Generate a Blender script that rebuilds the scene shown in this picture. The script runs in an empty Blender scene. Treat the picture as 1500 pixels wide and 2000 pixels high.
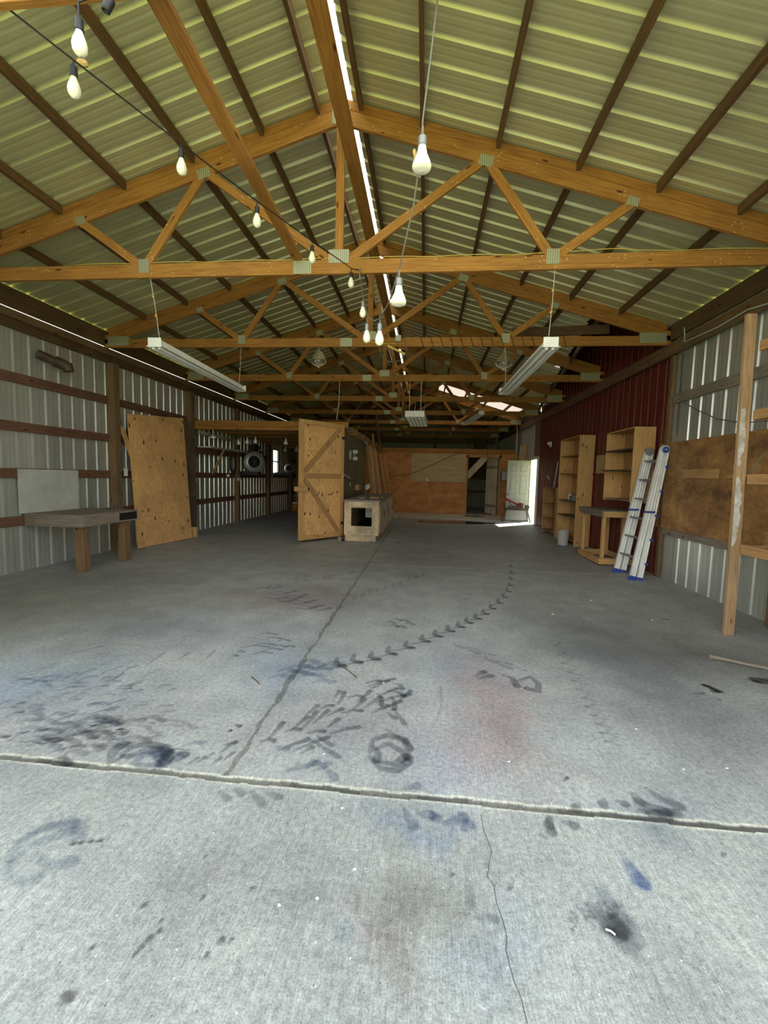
import bpy, math, random
import numpy as np
from mathutils import Vector, Matrix

random.seed(7)
scn = bpy.context.scene
COL = scn.collection

# ------------------------------------------------------------------ camera
CR = Vector((0.99503284, 0.09649918, 0.02444475))
CU = Vector((-0.03222465, 0.0799046, 0.9962815))
CF = Vector((-0.0941871, 0.99212054, -0.08261735))
CH, FPX = 1.42108, 829.166
cam_d = bpy.data.cameras.new('camera')
cam = bpy.data.objects.new('camera', cam_d)
COL.objects.link(cam)
cam.matrix_world = Matrix(((CR.x, CU.x, -CF.x, 0), (CR.y, CU.y, -CF.y, 0), (CR.z, CU.z, -CF.z, CH), (0, 0, 0, 1)))
cam_d.sensor_fit = 'HORIZONTAL'
cam_d.sensor_width = 36.0
cam_d.lens = 36.0 * FPX / 1500.0
cam_d.clip_start = 0.05
cam_d.clip_end = 400
scn.camera = cam

# ------------------------------------------------------------------ world, sun, exposure
SKY_STRENGTH = 1.35
SUN_STRENGTH = 6.5
EXPOSURE = 1.5
world = bpy.data.worlds.new('world')
scn.world = world
world.use_nodes = True
wn = world.node_tree.nodes
wl = world.node_tree.links
wn.clear()
wo = wn.new('ShaderNodeOutputWorld')
bg = wn.new('ShaderNodeBackground')
tc = wn.new('ShaderNodeTexCoord')
sep = wn.new('ShaderNodeSeparateXYZ')
rmp = wn.new('ShaderNodeValToRGB')
wl.new(tc.outputs['Generated'], sep.inputs[0])
wl.new(sep.outputs['Z'], rmp.inputs[0])
rmp.color_ramp.elements[0].position = 0.0
rmp.color_ramp.elements[0].color = (0.93, 0.93, 0.88, 1)
rmp.color_ramp.elements[1].position = 0.7
rmp.color_ramp.elements[1].color = (0.76, 0.86, 0.92, 1)
wl.new(rmp.outputs[0], bg.inputs[0])
bg.inputs[1].default_value = SKY_STRENGTH
wl.new(bg.outputs[0], wo.inputs[0])
sd = bpy.data.lights.new('sun', 'SUN')
sd.energy = SUN_STRENGTH
sd.angle = math.radians(1.0)
sd.color = (1.0, 0.95, 0.86)
sun = bpy.data.objects.new('sun', sd)
COL.objects.link(sun)
sdir = Vector((0.62, 0.55, 0.95)).normalized()      # towards the sun
sun.rotation_euler = sdir.to_track_quat('Z', 'Y').to_euler()
sun.location = (20, 20, 30)
scn.view_settings.view_transform = 'Standard'
scn.view_settings.look = 'None'
scn.view_settings.gamma = 1.0
scn.view_settings.use_curve_mapping = False
scn.view_settings.exposure = EXPOSURE
scn.cycles.max_bounces = 12
scn.cycles.diffuse_bounces = 8
scn.cycles.transmission_bounces = 8
scn.cycles.sample_clamp_indirect = 8.0

# ------------------------------------------------------------------ dimensions (m)
XL, XR, XC = -5.51, 3.61, -0.95
HALF = 4.56
SL = 0.305                      # roof slope
CHB = 4.92                      # underside of the top chords at the ridge
RZ = 5.175                      # roof sheet at the ridge
YT = [1.91, 4.484, 6.924, 9.364, 11.804, 14.244, 16.684, 19.124, 21.564]
ZB = 3.484                      # underside of the bottom chords
RIB = 0.2345
ORD = ['nearest', 'second', 'third', 'fourth', 'fifth', 'sixth', 'seventh', 'eighth', 'ninth', 'tenth']


def ray(x, y):
    return CF + CR * ((x - 750) / FPX) - CU * ((y - 1000) / FPX)


def at(x, y, X=None, Y=None, Z=None):
    """the point of a real plane (X, Y or Z constant) that the photograph shows at x, y"""
    D = ray(x, y)
    t = X / D.x if X is not None else (Y / D.y if Y is not None else (Z - CH) / D.z)
    return Vector((0, 0, CH)) + D * t


def roof_z(x):
    return RZ - SL * abs(x - XC)


# ------------------------------------------------------------------ mesh builder
ORG = {}


class MB:
    def __init__(s):
        s.v, s.f, s.uv = [], [], []

    def quad(s, pts, uvs=None):
        n = len(s.v)
        s.v += [Vector(p) for p in pts]
        s.f.append(tuple(range(n, n + len(pts))))
        s.uv.append(uvs or [(p[0] if abs(p[0]) else 0, p[1]) for p in pts])
        return s

    def hexa(s, c, L, W, H, uvax=0):
        """c centre, L W H half-extent vectors; wood grain runs along L"""
        ou, ov = random.uniform(0, 40), random.uniform(0, 40)
        c, L, W, H = Vector(c), Vector(L), Vector(W), Vector(H)
        if L.cross(W).dot(H) < 0:
            W = -W
        l, w, h = L.length, W.length, H.length

        def P(a, b, d):
            return c + L * a + W * b + H * d
        fs = [([(-1, -1, -1), (-1, 1, -1), (1, 1, -1), (1, -1, -1)], 'lw', 0),
              ([(-1, -1, 1), (1, -1, 1), (1, 1, 1), (-1, 1, 1)], 'lw', 1),
              ([(-1, -1, -1), (1, -1, -1), (1, -1, 1), (-1, -1, 1)], 'lh', 2),
              ([(-1, 1, -1), (-1, 1, 1), (1, 1, 1), (1, 1, -1)], 'lh', 3),
              ([(-1, -1, -1), (-1, -1, 1), (-1, 1, 1), (-1, 1, -1)], 'wh', 4),
              ([(1, -1, -1), (1, 1, -1), (1, 1, 1), (1, -1, 1)], 'wh', 5)]
        n = len(s.v)
        idx = {}
        for a in (-1, 1):
            for b in (-1, 1):
                for d in (-1, 1):
                    idx[(a, b, d)] = len(s.v)
                    s.v.append(P(a, b, d))
        for cs, k, j in fs:
            s.f.append(tuple(idx[q] for q in cs))
            if k == 'lw':
                s.uv.append([(ou + q[0] * l, ov + j * .31 + q[1] * w) for q in cs])
            elif k == 'lh':
                s.uv.append([(ou + q[0] * l, ov + j * .31 + q[2] * h) for q in cs])
            else:
                s.uv.append([(ou + 3 + q[1] * w, ov + 3 + q[2] * h) for q in cs])
        return s

    def box(s, x0, x1, y0, y1, z0, z1, grain=None):
        c = Vector(((x0 + x1) / 2, (y0 + y1) / 2, (z0 + z1) / 2))
        e = [Vector(((x1 - x0) / 2, 0, 0)), Vector((0, (y1 - y0) / 2, 0)), Vector((0, 0, (z1 - z0) / 2))]
        k = grain if grain is not None else max(range(3), key=lambda i: e[i].length)
        o = [i for i in range(3) if i != k]
        return s.hexa(c, e[k], e[o[0]], e[o[1]])

    def beam(s, a, b, w, h, up=(0, 0, 1)):
        """board from a to b, h along up, w across"""
        a, b = Vector(a), Vector(b)
        L = (b - a)
        d = L.normalized()
        up = Vector(up)
        U = (up - d * up.dot(d)).normalized()
        W = d.cross(U)
        return s.hexa((a + b) / 2, L / 2, W * w / 2, U * h / 2)

    def prism(s, poly, o, ax, ay, az, t):
        """polygon in the plane o + x*ax + y*ay, thickness t along az (both ways /2)"""
        o, ax, ay, az = Vector(o), Vector(ax), Vector(ay), Vector(az)
        n = len(poly)
        k = len(s.v)
        ou, ov = random.uniform(0, 40), random.uniform(0, 40)
        for sg in (-.5, .5):
            for (x, y) in poly:
                s.v.append(o + ax * x + ay * y + az * (t * sg))
        area = sum(poly[i][0] * poly[(i + 1) % n][1] - poly[(i + 1) % n][0] * poly[i][1] for i in range(n))
        flip = (area < 0) != (ax.cross(ay).dot(az) < 0)
        A = list(range(k, k + n))
        B = list(range(k + n, k + 2 * n))
        uvp = [(ou + p[0], ov + p[1]) for p in poly]
        if flip:
            s.f.append(tuple(A)); s.uv.append(uvp)
            s.f.append(tuple(B[::-1])); s.uv.append(uvp[::-1])
        else:
            s.f.append(tuple(A[::-1])); s.uv.append(uvp[::-1])
            s.f.append(tuple(B)); s.uv.append(uvp)
        for i in range(n):
            j = (i + 1) % n
            q = (A[i], A[j], B[j], B[i])
            u = [(uvp[i][0], uvp[i][1]), (uvp[j][0], uvp[j][1]), (uvp[j][0], uvp[j][1] + t), (uvp[i][0], uvp[i][1] + t)]
            if flip:
                q, u = q[::-1], u[::-1]
            s.f.append(q); s.uv.append(u)
        return s

    def tube(s, pts, r, n=8, cap=True):
        pts = [Vector(p) for p in pts]
        rr = r if isinstance(r, (list, tuple)) else [r] * len(pts)
        k = len(s.v)
        T = []
        for i in range(len(pts)):
            a = pts[max(i - 1, 0)]
            b = pts[min(i + 1, len(pts) - 1)]
            T.append((b - a).normalized())
        ref = Vector((0, 0, 1)) if abs(T[0].z) < .9 else Vector((1, 0, 0))
        N = T[0].cross(ref).normalized()
        acc = 0
        for i, p in enumerate(pts):
            N = (N - T[i] * N.dot(T[i])).normalized()
            Bn = T[i].cross(N)
            for j in range(n):
                a = 2 * math.pi * j / n
                s.v.append(p + (N * math.cos(a) + Bn * math.sin(a)) * rr[i])
        for i in range(len(pts) - 1):
            l = (pts[i + 1] - pts[i]).length
            for j in range(n):
                j2 = (j + 1) % n
                s.f.append((k + i * n + j, k + i * n + j2, k + (i + 1) * n + j2, k + (i + 1) * n + j))
                s.uv.append([(acc, j / n * .1), (acc, (j + 1) / n * .1), (acc + l, (j + 1) / n * .1), (acc + l, j / n * .1)])
            acc += l
        if cap:
            s.f.append(tuple(k + j for j in range(n))[::-1]); s.uv.append([(0, 0)] * n)
            m = k + (len(pts) - 1) * n
            s.f.append(tuple(m + j for j in range(n))); s.uv.append([(0, 0)] * n)
        return s

    def lathe(s, prof, c, ax=(0, 0, 1), n=20, cap=True):
        """prof: list of (r, h) along ax from c"""
        ax = Vector(ax).normalized()
        c = Vector(c)
        ref = Vector((0, 0, 1)) if abs(ax.z) < .9 else Vector((1, 0, 0))
        N = ax.cross(ref).normalized()
        Bn = ax.cross(N)
        k = len(s.v)
        for (r, h) in prof:
            for j in range(n):
                a = 2 * math.pi * j / n
                s.v.append(c + ax * h + (N * math.cos(a) + Bn * math.sin(a)) * max(r, 1e-4))
        for i in range(len(prof) - 1):
            for j in range(n):
                j2 = (j + 1) % n
                s.f.append((k + i * n + j, k + i * n + j2, k + (i + 1) * n + j2, k + (i + 1) * n + j))
                s.uv.append([(j / n, prof[i][1]), ((j + 1) / n, prof[i][1]), ((j + 1) / n, prof[i + 1][1]), (j / n, prof[i + 1][1])])
        if cap and prof[0][0] > 1e-3:
            s.f.append(tuple(k + j for j in range(n))[::-1]); s.uv.append([(0, 0)] * n)
        if cap and prof[-1][0] > 1e-3:
            m = k + (len(prof) - 1) * n
            s.f.append(tuple(m + j for j in range(n))); s.uv.append([(0, 0)] * n)
        return s

    def build(s, name, mat, parent=None, smooth=False, bevel=0, org=None):
        if parent is not None:
            o0 = ORG[parent]
        elif org is not None:
            o0 = Vector(org)
        else:
            xs = [v.x for v in s.v]; ys = [v.y for v in s.v]; zs = [v.z for v in s.v]
            o0 = Vector(((min(xs) + max(xs)) / 2, (min(ys) + max(ys)) / 2, min(zs)))
        me = bpy.data.meshes.new(name)
        me.from_pydata([tuple(v - o0) for v in s.v], [], s.f)
        uvl = me.uv_layers.new(name='UVMap')
        flat = [c for f in s.uv for p in f for c in p]
        uvl.data.foreach_set('uv', flat)
        me.materials.append(mat)
        if smooth:
            me.polygons.foreach_set('use_smooth', [True] * len(me.polygons))
        me.validate()
        me.update()
        ob = bpy.data.objects.new(name, me)
        COL.objects.link(ob)
        if parent is not None:
            ob.parent = parent
        else:
            ob.location = o0
        ORG[ob] = o0
        if smooth == 'auto':
            md = ob.modifiers.new('edge', 'EDGE_SPLIT')
            md.split_angle = math.radians(35)
        if bevel:
            md = ob.modifiers.new('bevel', 'BEVEL')
            md.width = bevel
            md.segments = 1
            md.limit_method = 'ANGLE'
        return ob


def tag(o, label, cat, group=None, kind=None):
    o['label'] = label
    o['category'] = cat
    if group:
        o['group'] = group
    if kind:
        o['kind'] = kind
    return o


def thing(name, label, cat, loc, group=None):
    o = bpy.data.objects.new(name, None)
    COL.objects.link(o)
    o.location = loc
    o.empty_display_size = .1
    ORG[o] = Vector(loc)
    return tag(o, label, cat, group)


def struct(o):
    o['kind'] = 'structure'
    return o


# ------------------------------------------------------------------ materials
def new_mat(name):
    m = bpy.data.materials.new(name)
    m.use_nodes = True
    nt = m.node_tree
    b = nt.nodes['Principled BSDF']
    return m, nt, b


def node(nt, t, **kw):
    n = nt.nodes.new(t)
    for k, v in kw.items():
        if k.startswith('i_'):
            n.inputs[k[2:].replace('_', ' ')].default_value = v
        else:
            setattr(n, k, v)
    return n


def ramp(nt, src, stops):
    r = nt.nodes.new('ShaderNodeValToRGB')
    e = r.color_ramp.elements
    while len(e) < len(stops):
        e.new(0.5)
    for i, (p, c) in enumerate(stops):
        e[i].position = p
        e[i].color = (c[0], c[1], c[2], 1) if isinstance(c, (tuple, list)) else (c, c, c, 1)
    nt.links.new(src, r.inputs[0])
    return r.outputs[0]


def mixc(nt, fac, a, b, mode='MIX'):
    m = nt.nodes.new('ShaderNodeMix')
    m.data_type = 'RGBA'
    m.blend_type = mode
    for sock, v in ((m.inputs[0], fac), (m.inputs[6], a), (m.inputs[7], b)):
        if hasattr(v, 'is_linked') or hasattr(v, 'links'):
            nt.links.new(v, sock)
        elif isinstance(v, (int, float)):
            sock.default_value = v if sock.type == 'VALUE' else (v, v, v, 1)
        else:
            sock.default_value = (v[0], v[1], v[2], 1)
    return m.outputs[2]


def mathn(nt, op, a, b=None):
    m = nt.nodes.new('ShaderNodeMath')
    m.operation = op
    for i, v in enumerate((a, b)):
        if v is None:
            continue
        if isinstance(v, (int, float)):
            m.inputs[i].default_value = v
        else:
            nt.links.new(v, m.inputs[i])
    return m.outputs[0]


def mapped(nt, out, scale):
    t = nt.nodes.new('ShaderNodeTexCoord')
    m = nt.nodes.new('ShaderNodeMapping')
    m.inputs['Scale'].default_value = scale
    nt.links.new(t.outputs[out], m.inputs[0])
    return m.outputs[0]


def noise(nt, vec, scale, detail=3, rough=.55, dist=0.0):
    n = node(nt, 'ShaderNodeTexNoise')
    n.inputs['Scale'].default_value = scale
    n.inputs['Detail'].default_value = detail
    n.inputs['Roughness'].default_value = rough
    n.inputs['Distortion'].default_value = dist
    nt.links.new(vec, n.inputs['Vector'])
    return n.outputs['Fac']


def bump(nt, b, h, strength, dist=.01):
    bn = nt.nodes.new('ShaderNodeBump')
    bn.inputs['Strength'].default_value = strength
    bn.inputs['Distance'].default_value = dist
    nt.links.new(h, bn.inputs['Height'])
    nt.links.new(bn.outputs[0], b.inputs['Normal'])


def gate(nt, sc):
    return ramp(nt, noise(nt, mapped(nt, 'UV', sc), 1.7, 1), [(.49, 0.0), (.53, 1.0)])


def wood(name, c1, c2, knots=True, grime=.35, grain=1.0, rough=.72, flecks=0.0):
    m, nt, b = new_mat(name)
    uv = mapped(nt, 'UV', (0.55, 11 * grain, 1))
    g = noise(nt, uv, 5, 5, .6, .8)
    g2 = noise(nt, mapped(nt, 'UV', (1.5, 60 * grain, 1)), 4, 2, .5, .2)
    c = ramp(nt, g, [(.3, c2), (.62, c1)])
    c = mixc(nt, .35, c, ramp(nt, g2, [(.35, .55), (.65, 1.0)]), 'MULTIPLY')
    bl = noise(nt, mapped(nt, 'Object', (1, 1, 1)), 1.3, 3, .6)
    c = mixc(nt, grime, c, ramp(nt, bl, [(.3, .35), (.65, 1.0)]), 'MULTIPLY')
    if knots:
        v = node(nt, 'ShaderNodeTexVoronoi', voronoi_dimensions='2D')
        v.inputs['Scale'].default_value = 1
        nt.links.new(mapped(nt, 'UV', (1.7, 5.5, 1)), v.inputs['Vector'])
        k = ramp(nt, v.outputs['Distance'], [(.035, 1.0), (.075, 0.0)])
        k = mathn(nt, 'MULTIPLY', k, gate(nt, (1.1, 2.3, 1)))
        c = mixc(nt, k, c, (c2[0] * .25, c2[1] * .2, c2[2] * .25))
    if flecks:
        v = node(nt, 'ShaderNodeTexVoronoi', voronoi_dimensions='2D')
        v.inputs['Scale'].default_value = 1
        nt.links.new(mapped(nt, 'UV', (9, 26, 1)), v.inputs['Vector'])
        k = ramp(nt, v.outputs['Distance'], [(.06, flecks), (.11, 0.0)])
        k = mathn(nt, 'MULTIPLY', k, gate(nt, (1.3, 3.3, 1)))
        k = mathn(nt, 'MULTIPLY', k, gate(nt, (5.3, 2.1, 1)))
        c = mixc(nt, k, c, (.75, .62, .35))
    nt.links.new(c, b.inputs['Base Color'])
    b.inputs['Roughness'].default_value = rough
    b.inputs['Specular IOR Level'].default_value = .3
    bump(nt, b, g2, .25, .002)
    return m


def plywood(name, c1, c2, knots=True, stain=0.0, stainc=(.05, .06, .07), dens=1.0):
    m, nt, b = new_mat(name)
    n1 = noise(nt, mapped(nt, 'UV', (1.0 * dens, 3.2 * dens, 1)), 1.3, 2, .5, .6)
    w = mathn(nt, 'SINE', mathn(nt, 'MULTIPLY', n1, 70.0))
    g2 = noise(nt, mapped(nt, 'UV', (2, 70, 1)), 4, 2)
    c = ramp(nt, w, [(.0, c2), (1.0, c1)])
    c = mixc(nt, .5, c, c1)
    c = mixc(nt, .4, c, ramp(nt, g2, [(.35, .6), (.65, 1.0)]), 'MULTIPLY')
    bl = noise(nt, mapped(nt, 'Object', (1, 1, 1)), 1.6, 3, .6)
    c = mixc(nt, .35, c, ramp(nt, bl, [(.3, .5), (.65, 1.0)]), 'MULTIPLY')
    if knots:
        v = node(nt, 'ShaderNodeTexVoronoi', voronoi_dimensions='2D')
        v.inputs['Scale'].default_value = 1
        v.inputs['Randomness'].default_value = .9
        nt.links.new(mapped(nt, 'UV', (2.4, 4.6, 1)), v.inputs['Vector'])
        k = ramp(nt, v.outputs['Distance'], [(.07, 1.0), (.115, 0.0)])
        k = mathn(nt, 'MULTIPLY', k, gate(nt, (3.1, .9, 1)))
        c = mixc(nt, k, c, (c2[0] * .2, c2[1] * .15, c2[2] * .2))
    if stain:
        s2 = noise(nt, mapped(nt, 'Object', (1, 1, 1)), 2.3, 4, .65)
        c = mixc(nt, mathn(nt, 'MULTIPLY', ramp(nt, s2, [(.48, 0.0), (.68, 1.0)]), stain), c, stainc)
    nt.links.new(c, b.inputs['Base Color'])
    b.inputs['Roughness'].default_value = .7
    b.inputs['Specular IOR Level'].default_value = .3
    return m


def blotchy(name, c1, c2, scale=3.0, rough=.6, metal=0.0, spec=.4, bumps=0.0, sc3=(1, 1, 1), lo=.35, hi=.65):
    m, nt, b = new_mat(name)
    n = noise(nt, mapped(nt, 'Object', sc3), scale, 4, .6)
    nt.links.new(ramp(nt, n, [(lo, c2), (hi, c1)]), b.inputs['Base Color'])
    b.inputs['Roughness'].default_value = rough
    b.inputs['Metallic'].default_value = metal
    b.inputs['Specular IOR Level'].default_value = spec
    if bumps:
        bump(nt, b, noise(nt, mapped(nt, 'Object', sc3), scale * 12, 3), bumps, .004)
    return m


def plain(name, c, rough=.5, metal=0.0, spec=.5):
    return blotchy(name, c, tuple(x * .88 for x in c), 6, rough, metal, spec)


M = {}
M['truss'] = wood('truss_pine', (.46, .215, .045), (.28, .108, .02), grime=.38)
M['truss_fleck'] = wood('truss_pine_splashed', (.50, .24, .052), (.31, .125, .024), grime=.32, flecks=.8)
M['purlin'] = wood('purlin_brown', (.20, .105, .04), (.10, .05, .02), grime=.5, knots=False)
M['girt'] = wood('girt_redbrown', (.21, .105, .06), (.12, .055, .035), grime=.5)
M['dark_wood'] = wood('dark_timber', (.17, .10, .045), (.09, .05, .022), grime=.5)
M['post'] = wood('weathered_post', (.25, .155, .075), (.14, .08, .04), grime=.4)
M['grey_wood'] = wood('greyed_wood', (.34, .28, .21), (.18, .145, .11), grime=.5)
M['fresh'] = wood('fresh_pine', (.70, .42, .17), (.48, .25, .085), grime=.25)
M['fresh_brown'] = wood('aged_pine', (.55, .31, .13), (.36, .18, .07), grime=.3)
M['ply'] = plywood('knotty_plywood', (.92, .54, .21), (.64, .33, .11), stain=.3, stainc=(.16, .14, .12))
M['ply_wall'] = None
M['osb'] = blotchy('orange_board', (.60, .27, .075), (.36, .14, .04), 2.0, .65, sc3=(1, 1, 1.8), bumps=.05)
M['tan_board'] = blotchy('tan_board', (.50, .38, .19), (.40, .29, .13), 3.0, .65, sc3=(.4, 1, 5))
M['panel_dark'] = blotchy('olive_panel', (.15, .12, .065), (.095, .075, .042), 3.0, .6, sc3=(1, 1, .3))
M['hardboard'] = blotchy('hardboard', (.13, .09, .055), (.08, .055, .035), 3, .6)
M['grey_board'] = blotchy('pale_grey_board', (.52, .52, .47), (.42, .42, .38), 4, .7)
M['bench_ply'] = blotchy('weathered_bench_ply', (.66, .50, .29), (.32, .25, .17), 4.5, .7, bumps=.1)
M['plate'] = None
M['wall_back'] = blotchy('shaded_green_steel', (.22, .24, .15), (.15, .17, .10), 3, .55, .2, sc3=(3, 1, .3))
M['red'] = blotchy('red_steel', (.165, .028, .018), (.10, .016, .012), 2.5, .42, .0, .5, sc3=(1, 1, .3))
M['alu'] = plain('aluminium', (.86, .86, .83), .4, .35)
M['alu_dark'] = plain('worn_aluminium', (.36, .36, .37), .42, .6)
M['blue'] = plain('blue_plastic', (.03, .06, .30), .4)
M['black'] = plain('black_rubber', (.012, .012, .012), .5)
M['cord'] = plain('grey_cord', (.16, .14, .10), .6)
M['white'] = plain('white_enamel', (.78, .77, .70), .4)
M['offwhite'] = plain('dusty_white', (.52, .51, .45), .5)
M['tube'] = plain('fluorescent_tube', (.80, .80, .76), .3)
M['bulb'] = plain('frosted_bulb', (.86, .83, .66), .25)
M['socket_grey'] = plain('grey_socket', (.22, .22, .20), .35, .5)
M['tan'] = plain('tan_disc', (.55, .36, .10), .7)
M['yellow'] = plain('yellow_plastic', (.62, .45, .08), .5)
M['rust'] = blotchy('rusty_duct', (.13, .09, .055), (.05, .035, .025), 7, .7, .3)
M['door_white'] = plain('white_door_paint', (.33, .33, .29), .45)
M['machine_red'] = plain('red_machine_paint', (.22, .02, .015), .4)
M['machine_dark'] = plain('dark_machine_steel', (.05, .04, .035), .5, .3)
M['bucket'] = plain('pale_plastic', (.50, .47, .43), .5)
M['galv'] = plain('galvanised', (.45, .46, .44), .4, .5)
M['darkhole'] = plain('inside_dark', (.02, .02, .02), .9)
M['lumber_pale'] = wood('pale_weathered_lumber', (.66, .56, .38), (.46, .38, .25), grime=.4, knots=False)
M['glass'] = None
M['post_pine'] = wood('sawn_post_pine', (.52, .33, .17), (.34, .20, .10), grime=.35)


def steel(name, c1, c2, metal, rough, sc3):
    m, nt, b = new_mat(name)
    n = noise(nt, mapped(nt, 'Object', sc3), 3, 4, .6)
    n2 = noise(nt, mapped(nt, 'Object', (1, 1, 1)), .8, 3, .6)
    c = ramp(nt, n, [(.3, c2), (.7, c1)])
    c = mixc(nt, .25, c, ramp(nt, n2, [(.35, .6), (.65, 1.0)]), 'MULTIPLY')
    nt.links.new(c, b.inputs['Base Color'])
    b.inputs['Metallic'].default_value = metal
    b.inputs['Roughness'].default_value = rough
    return m


M['roof'] = steel('roof_steel', (.66, .64, .36), (.57, .55, .30), .4, .42, (1, 5, 1))
M['wall'] = steel('wall_steel', (.70, .71, .64), (.56, .57, .52), .65, .36, (1, 4, .25))


def translucent(name, c, t=.6):
    m, nt, b = new_mat(name)
    b.inputs['Base Color'].default_value = (*c, 1)
    b.inputs['Roughness'].default_value = .6
    tr = nt.nodes.new('ShaderNodeBsdfTranslucent')
    tr.inputs[0].default_value = (*c, 1)
    mx = nt.nodes.new('ShaderNodeMixShader')
    mx.inputs[0].default_value = t
    nt.links.new(b.outputs[0], mx.inputs[1])
    nt.links.new(tr.outputs[0], mx.inputs[2])
    nt.links.new(mx.outputs[0], nt.nodes['Material Output'].inputs[0])
    return m


M['sky_panel'] = translucent('fibreglass_panel', (.25, .205, .18), .5)
M['ridge'] = translucent('ridge_fibreglass', (.88, .88, .84), .6)


def glassmat():
    m, nt, b = new_mat('window_glass')
    b.inputs['Transmission Weight'].default_value = 1
    b.inputs['Roughness'].default_value = .05
    b.inputs['Base Color'].default_value = (.95, .97, .95, 1)
    b.inputs['IOR'].default_value = 1.1
    return m


M['glass'] = glassmat()


def stained():
    m, nt, b = new_mat('stained_plywood')
    O = mapped(nt, 'Object', (1, 1, 1.5))
    c = ramp(nt, noise(nt, O, 1.6, 6, .7), [(.32, (.12, .065, .035)), (.5, (.33, .165, .06)), (.68, (.50, .27, .10))])
    c = mixc(nt, .6, c, ramp(nt, noise(nt, O, 9, 5, .7, 1.0), [(.3, .45), (.65, 1.15)]), 'MULTIPLY')
    k = ramp(nt, noise(nt, mapped(nt, 'Object', (1, 8, 3)), 5, 4, .75, .5), [(.66, 0.0), (.72, .7)])
    c = mixc(nt, k, c, (.55, .45, .30))
    nt.links.new(c, b.inputs['Base Color'])
    b.inputs['Roughness'].default_value = .6
    b.inputs['Specular IOR Level'].default_value = .3
    return m


M['ply_wall'] = stained()


def nail_plate():
    m, nt, b = new_mat('nail_plate')
    t = nt.nodes.new('ShaderNodeTexCoord')
    sp = nt.nodes.new('ShaderNodeSeparateXYZ')
    nt.links.new(t.outputs['Object'], sp.inputs[0])
    w = mathn(nt, 'SINE', mathn(nt, 'MULTIPLY', sp.outputs['X'], 290.0))
    c = ramp(nt, w, [(.15, (.30, .30, .20)), (.75, (.52, .51, .33))])
    nt.links.new(c, b.inputs['Base Color'])
    b.inputs['Metallic'].default_value = .35
    b.inputs['Roughness'].default_value = .5
    return m


M['plate'] = nail_plate()

# ================================================================== SETTING
# ---------------------------------------------------------------- floor slab with its joints, stains and a painted light band
def floor_lines():
    xs = np.concatenate([np.arange(-5.55, -3.6, .03), np.arange(-3.6, -2.2, .012), np.arange(-2.2, 1.9, .0062), np.arange(1.9, 3.3, .012), np.arange(3.3, 3.72, .03)])
    ys = np.concatenate([np.arange(-4.0, .7, .25), np.arange(.7, 1.7, .009), np.arange(1.7, 3.2, .006), np.arange(3.2, 4.6, .011),
                         np.arange(4.6, 7.0, .02), np.arange(7.0, 9.6, .04), np.arange(9.6, 22.1, .12)])
    return xs, ys


def fl(x, y):
    p = at(x, y, Z=0)
    return np.array((p.x, p.y))


# stain strokes in photograph pixels on the floor plane: points, half width (m), darkness, colour
STROKES = []


def st(pts, w=.02, d=.6, c=(.22, .26, .33)):
    STROKES.append((pts, w, d, c))


BLUE = (.20, .27, .42)
DK = (.16, .18, .22)
WARM = (.28, .25, .24)
# chevron tread track that sweeps from the middle of the floor to the far joint
track = [(1000, 1106), (1001, 1118), (1000, 1130), (999, 1142), (995, 1154), (988, 1165), (978, 1176), (964, 1187), (950, 1197), (935, 1206), (918, 1214), (902, 1222),
         (882, 1230), (858, 1240), (833, 1250), (802, 1262), (768, 1274), (735, 1284), (700, 1290), (668, 1297)]
for i, (x, y) in enumerate(track):
    k = .4 + i / 20
    st([(x - 7 * k, y - 9 * k), (x - 9 * k, y), (x + 2 * k, y + 3 * k)], .018 + .006 * k, .78, DK)
    st([(x - 30 * k, y + 8 * k), (x + 4 * k, y + 2 * k)], .010, .7, DK)
for i, (x, y) in enumerate([(907, 1262), (935, 1272), (968, 1290), (997, 1302)]):
    st([(x - 22, y - 8), (x - 18, y - 2), (x, y + 4)], .016, .4, DK)
    st([(x - 16, y - 4), (x + 32, y + 8)], .008, .5, DK)
for pts in ([(982, 1318), (1000, 1324), (1010, 1340)], [(1012, 1330), (1035, 1322), (1052, 1335), (1050, 1350), (1030, 1345)],
            [(935, 1325), (960, 1320)], [(930, 1320), (945, 1312)]):
    st(pts, .022, .7, DK)
for i in range(12):                                    # faint second track to the right
    x, y = 1095 + i * 9.5, 1255 + i * 17
    st([(x, y), (x - 8, y + 6), (x - 14, y + 6)], .012, .35, DK)
    st([(x - 20, y + 5), (x + 14, y + 14)], .007, .35, DK)
for i in range(11):                                    # small marks behind the bench
    x, y = 500 + i * 18, 1152 - i * 3
    st([(x, y), (x + 10, y - 5)], .016, .4, DK)
for i in range(10):
    x, y = 690 + i * 15, 1172 - i * 5
    st([(x, y), (x + 4, y - 7)], .018, .35, DK)
for (x, y) in [(530, 1150), (545, 1162), (560, 1158), (572, 1170), (585, 1180), (600, 1176), (612, 1186), (540, 1170), (598, 1190), (625, 1192), (560, 1175), (580, 1165)]:
    st([(x - 20, y - 3), (x, y), (x + 18, y - 4)], .022, .5, DK)
for (x, y, l) in [(505, 1238, 34), (520, 1246, 28), (545, 1250, 20), (480, 1262, 44), (500, 1258, 36), (520, 1268, 30), (465, 1272, 10), (455, 1280, 8), (535, 1262, 26), (560, 1262, 14), (500, 1275, 30)]:
    st([(x - l * .2, y + 3), (x + l * .4, y - 2), (x + l, y + 1)], .013, .62, DK)
for (x, y) in [(762, 1213), (775, 1208), (790, 1210), (800, 1216), (770, 1220), (783, 1222)]:
    st([(x - 8, y + 2), (x, y), (x + 8, y + 4)], .016, .6, DK)
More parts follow.
